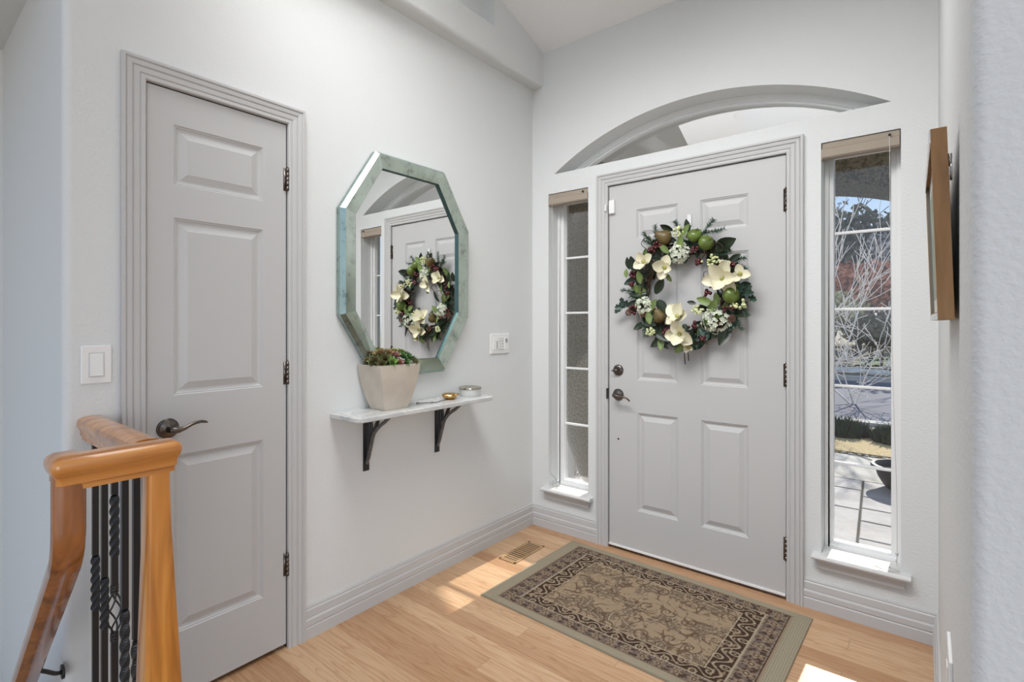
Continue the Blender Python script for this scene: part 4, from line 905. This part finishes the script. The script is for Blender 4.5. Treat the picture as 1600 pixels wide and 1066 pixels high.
# shrubs behind the dry lawn
def tufts(m, cx_, cy_, z0_, rx, ry, h, n, w=.012):
    for k in range(n):
        a = random.uniform(0,6.28); q = math.sqrt(random.random()); x = cx_+rx*q*math.cos(a); y = cy_+ry*q*math.sin(a)
        dv = Vector((random.uniform(-.5,.5),random.uniform(-.4,.4),1)).normalized(); H = h*random.uniform(.5,1.1)*(1-.4*q); s_ = dv.cross(Vector((random.random()-.5,random.random()-.5,.1))).normalized()*w
        p = Vector((x,y,z0_)); m.add([p-s_, p+s_, p+dv*H*.6+s_*.8, p+dv*H, p+dv*H*.6-s_*.8],[(0,1,2,3,4)])
shrub_m = leafmat('shrub_green', (70,84,48), .8); shrub2 = leafmat('shrub_dark_green', (60,74,52), .8)
for i, (x, y, rx, h, mt, lb) in enumerate([(.50,5.0,.36,.34,shrub_m,'low green juniper shrub beyond the lawn, at the left of the right sidelight view'),(1.14,5.05,.27,.30,shrub2,'low green juniper shrub beyond the lawn, second from the left in the right sidelight view'),(1.66,4.95,.22,.27,shrub2,'low green juniper shrub beyond the lawn, rightmost behind the bowl planter')]):
    m = M(); tufts(m, x, y, G, rx, .28, h, 900, .009); tag(build('juniper_shrub', m, mt, False, None, (x,y,G)), lb, 'shrub', 'juniper shrubs beyond the dry lawn')
# rocks across the street
for i, (x, y, r, f, lb) in enumerate([(-.15,12.9,.16,.35,'flat pale rock across the street, leftmost of the row'),(.42,13.3,.34,.3,'large flat pale rock at the far kerb, below the white branches'),(1.05,13.0,.20,.5,'rounded pale rock at the far kerb, right of the large flat rock'),(1.66,13.1,.17,.55,'small pale rock near the tree trunk across the street')]):
    m = M(); m.ball((x,y,G+.16), r, 10, 7, (1.4,1,f)); o = build('landscape_rock', m, stone_m, False, None, (x,y,G)); tag(o, lb, 'rock', 'rocks across the street')
# bare trees
def grow(m, p, d, L, r, depth, spread, upw=.15, minr=.0035, sides=4):
    pts = [p]; rs = [r]; q = Vector(p); dd = Vector(d).normalized(); n = 4
    for i in range(n):
        dd = (dd+Vector((random.uniform(-1,1),random.uniform(-1,1),random.uniform(-.6,1)))*.16+Vector((0,0,upw*.25))).normalized(); q = q+dd*(L/n); pts.append(q.copy()); rs.append(max(minr, r*(1-.45*(i+1)/n)))
    m.tube(pts, rs, sides, False)
    if depth == 0: return
    for k in range(random.choice([1,2,2])):
        i = random.choice([1,2,3,4]); u = Vector((random.uniform(-1,1),random.uniform(-1,1),random.uniform(-.3,.9))).normalized()
        nd = (dd*(1-spread)+u*spread*1.2).normalized(); grow(m, pts[i], nd, L*random.uniform(.62,.85), rs[i]*.68, depth-1, spread, upw, minr, sides)
    grow(m, pts[-1], dd, L*.75, rs[-1]*.9, depth-1, spread, upw, minr, sides)
random.seed(21)
def bare_tree(x, y, h, r, depth, mt, lb, spread=.5, lean=(0,0), stems=4, name='bare_tree', upw=.15, minr=.0035):
    m = M(); z = G+.0
    for k in range(stems):
        a = 6.28*k/stems+.4; grow(m, Vector((x+.04*math.cos(a), y+.04*math.sin(a), z)), Vector((lean[0]+.5*math.cos(a), lean[1]+.5*math.sin(a), 1.0)), h*.30, r, depth, spread, upw, minr)
    tag(build(name, m, mt, True, None, (x,y,z)), lb, 'tree')
bare_tree(.45,7.4,4.2,.024,4,bark_pale,'bare multi-stemmed tree with pale branches, nearest in the yard',.42,(.22,0),3,minr=.0050,upw=.25)
bare_tree(-.35,8.6,5.6,.042,4,bark_pale,'taller bare tree with pale upright branches behind the nearest one',.34,(.20,0),2,upw=.5,minr=.0065)
bare_tree(.95,8.1,2.3,.018,4,bark_pale,'low spreading pale-branched bare shrub beside the street',.62,(-.25,0),4,minr=.0050,upw=-.12,name='bare_shrub')
bare_tree(1.55,15.5,6.2,.11,5,bark_dark,'dark bare tree with a straight trunk across the street',.45,(0,0),1,minr=.010)
bare_tree(-1.3,21,7.5,.12,5,bark_dark,'grey leafless tree in the far background behind the pale trees',.5,(.1,0),2,minr=.014)
def crown_tree(x, y, zc, rx, rz, n, sz, mt, lb, th=.10, name='leafy_tree'):
    root = thing(name, lb, 'tree', (x,y,G))
    m = M(); m.tube(spline([(x,y,G),(x+.05,y,G+(zc-G)*.5),(x,y,zc)]), [th*(1-.04*i) for i in range(17)], 6); 
    for k in range(7):
        a = k*.9; m.tube([(x,y,zc-rz*.6),(x+rx*.6*math.cos(a),y+rx*.6*math.sin(a),zc+rz*.3*math.sin(k*2.1))], [th*.35,th*.08], 4)
    part(root, 'trunk', m, bark_dark, True)
    m = M()
    for k in range(n):
        v = Vector((random.gauss(0,1),random.gauss(0,1),random.gauss(0,1))).normalized()*random.uniform(.35,1)**.6; v *= 1+.25*math.sin(v.x*7+v.z*5)*math.cos(v.y*6)
        p = Vector((x+v.x*rx,y+v.y*rx,zc+v.z*rz)); a = Vector((random.uniform(-1,1),random.uniform(-1,1),random.uniform(-1,1))).normalized()*sz*random.uniform(.5,1.2); b = a.cross(Vector((random.uniform(-1,1),random.uniform(-1,1),random.uniform(-1,1)))).normalized()*sz*.5
        m.add([p-a, p+b, p+a, p-b],[(0,1,2,3)])
    part(root, 'foliage', m, mt)
rust = leafmat('rust_foliage', (206,140,112), .9); tan_ = leafmat('khaki_foliage', (208,200,158), .9); dk_ = leafmat('brown_green_foliage', (112,106,86), .9); gy = leafmat('grey_brown_foliage', (172,162,158), .9)
crown_tree(.05,19.5,4.0,1.5,1.25,2600,.16,dk_,'dark round-topped tree rising against the sky',.12)
crown_tree(.55,17.5,2.45,1.5,.75,2200,.12,rust,'rust-brown leaved tree behind the bare branches',.08)
crown_tree(-.55,16.4,1.65,1.05,.62,1900,.11,tan_,'khaki yellow bush beneath the rust-brown tree',.06,'bush')
crown_tree(1.25,18.5,3.3,1.1,1.3,1900,.12,gy,'grey-brown twiggy tree at the right of the rust one',.10)
crown_tree(.95,15.0,1.05,.95,.45,1500,.10,dk_,'dark low bush across the street under the trees',.05,'bush')
crown_tree(-1.1,13.9,.75,.80,.42,1300,.09,gy,'grey-brown low bush near the far kerb',.05,'bush')
crown_tree(2.3,17.0,2.2,1.2,1.7,2000,.13,dk_,'dark evergreen at the far right beyond the street',.09)
crown_tree(-2.4,24,3.5,2.6,2.9,2600,.2,gy,'large grey-brown thicket tree far behind the yard',.15)
crown_tree(.6,26,2.2,4.0,1.9,3200,.22,gy,'wide hazy hedge of winter trees in the far distance',.12)
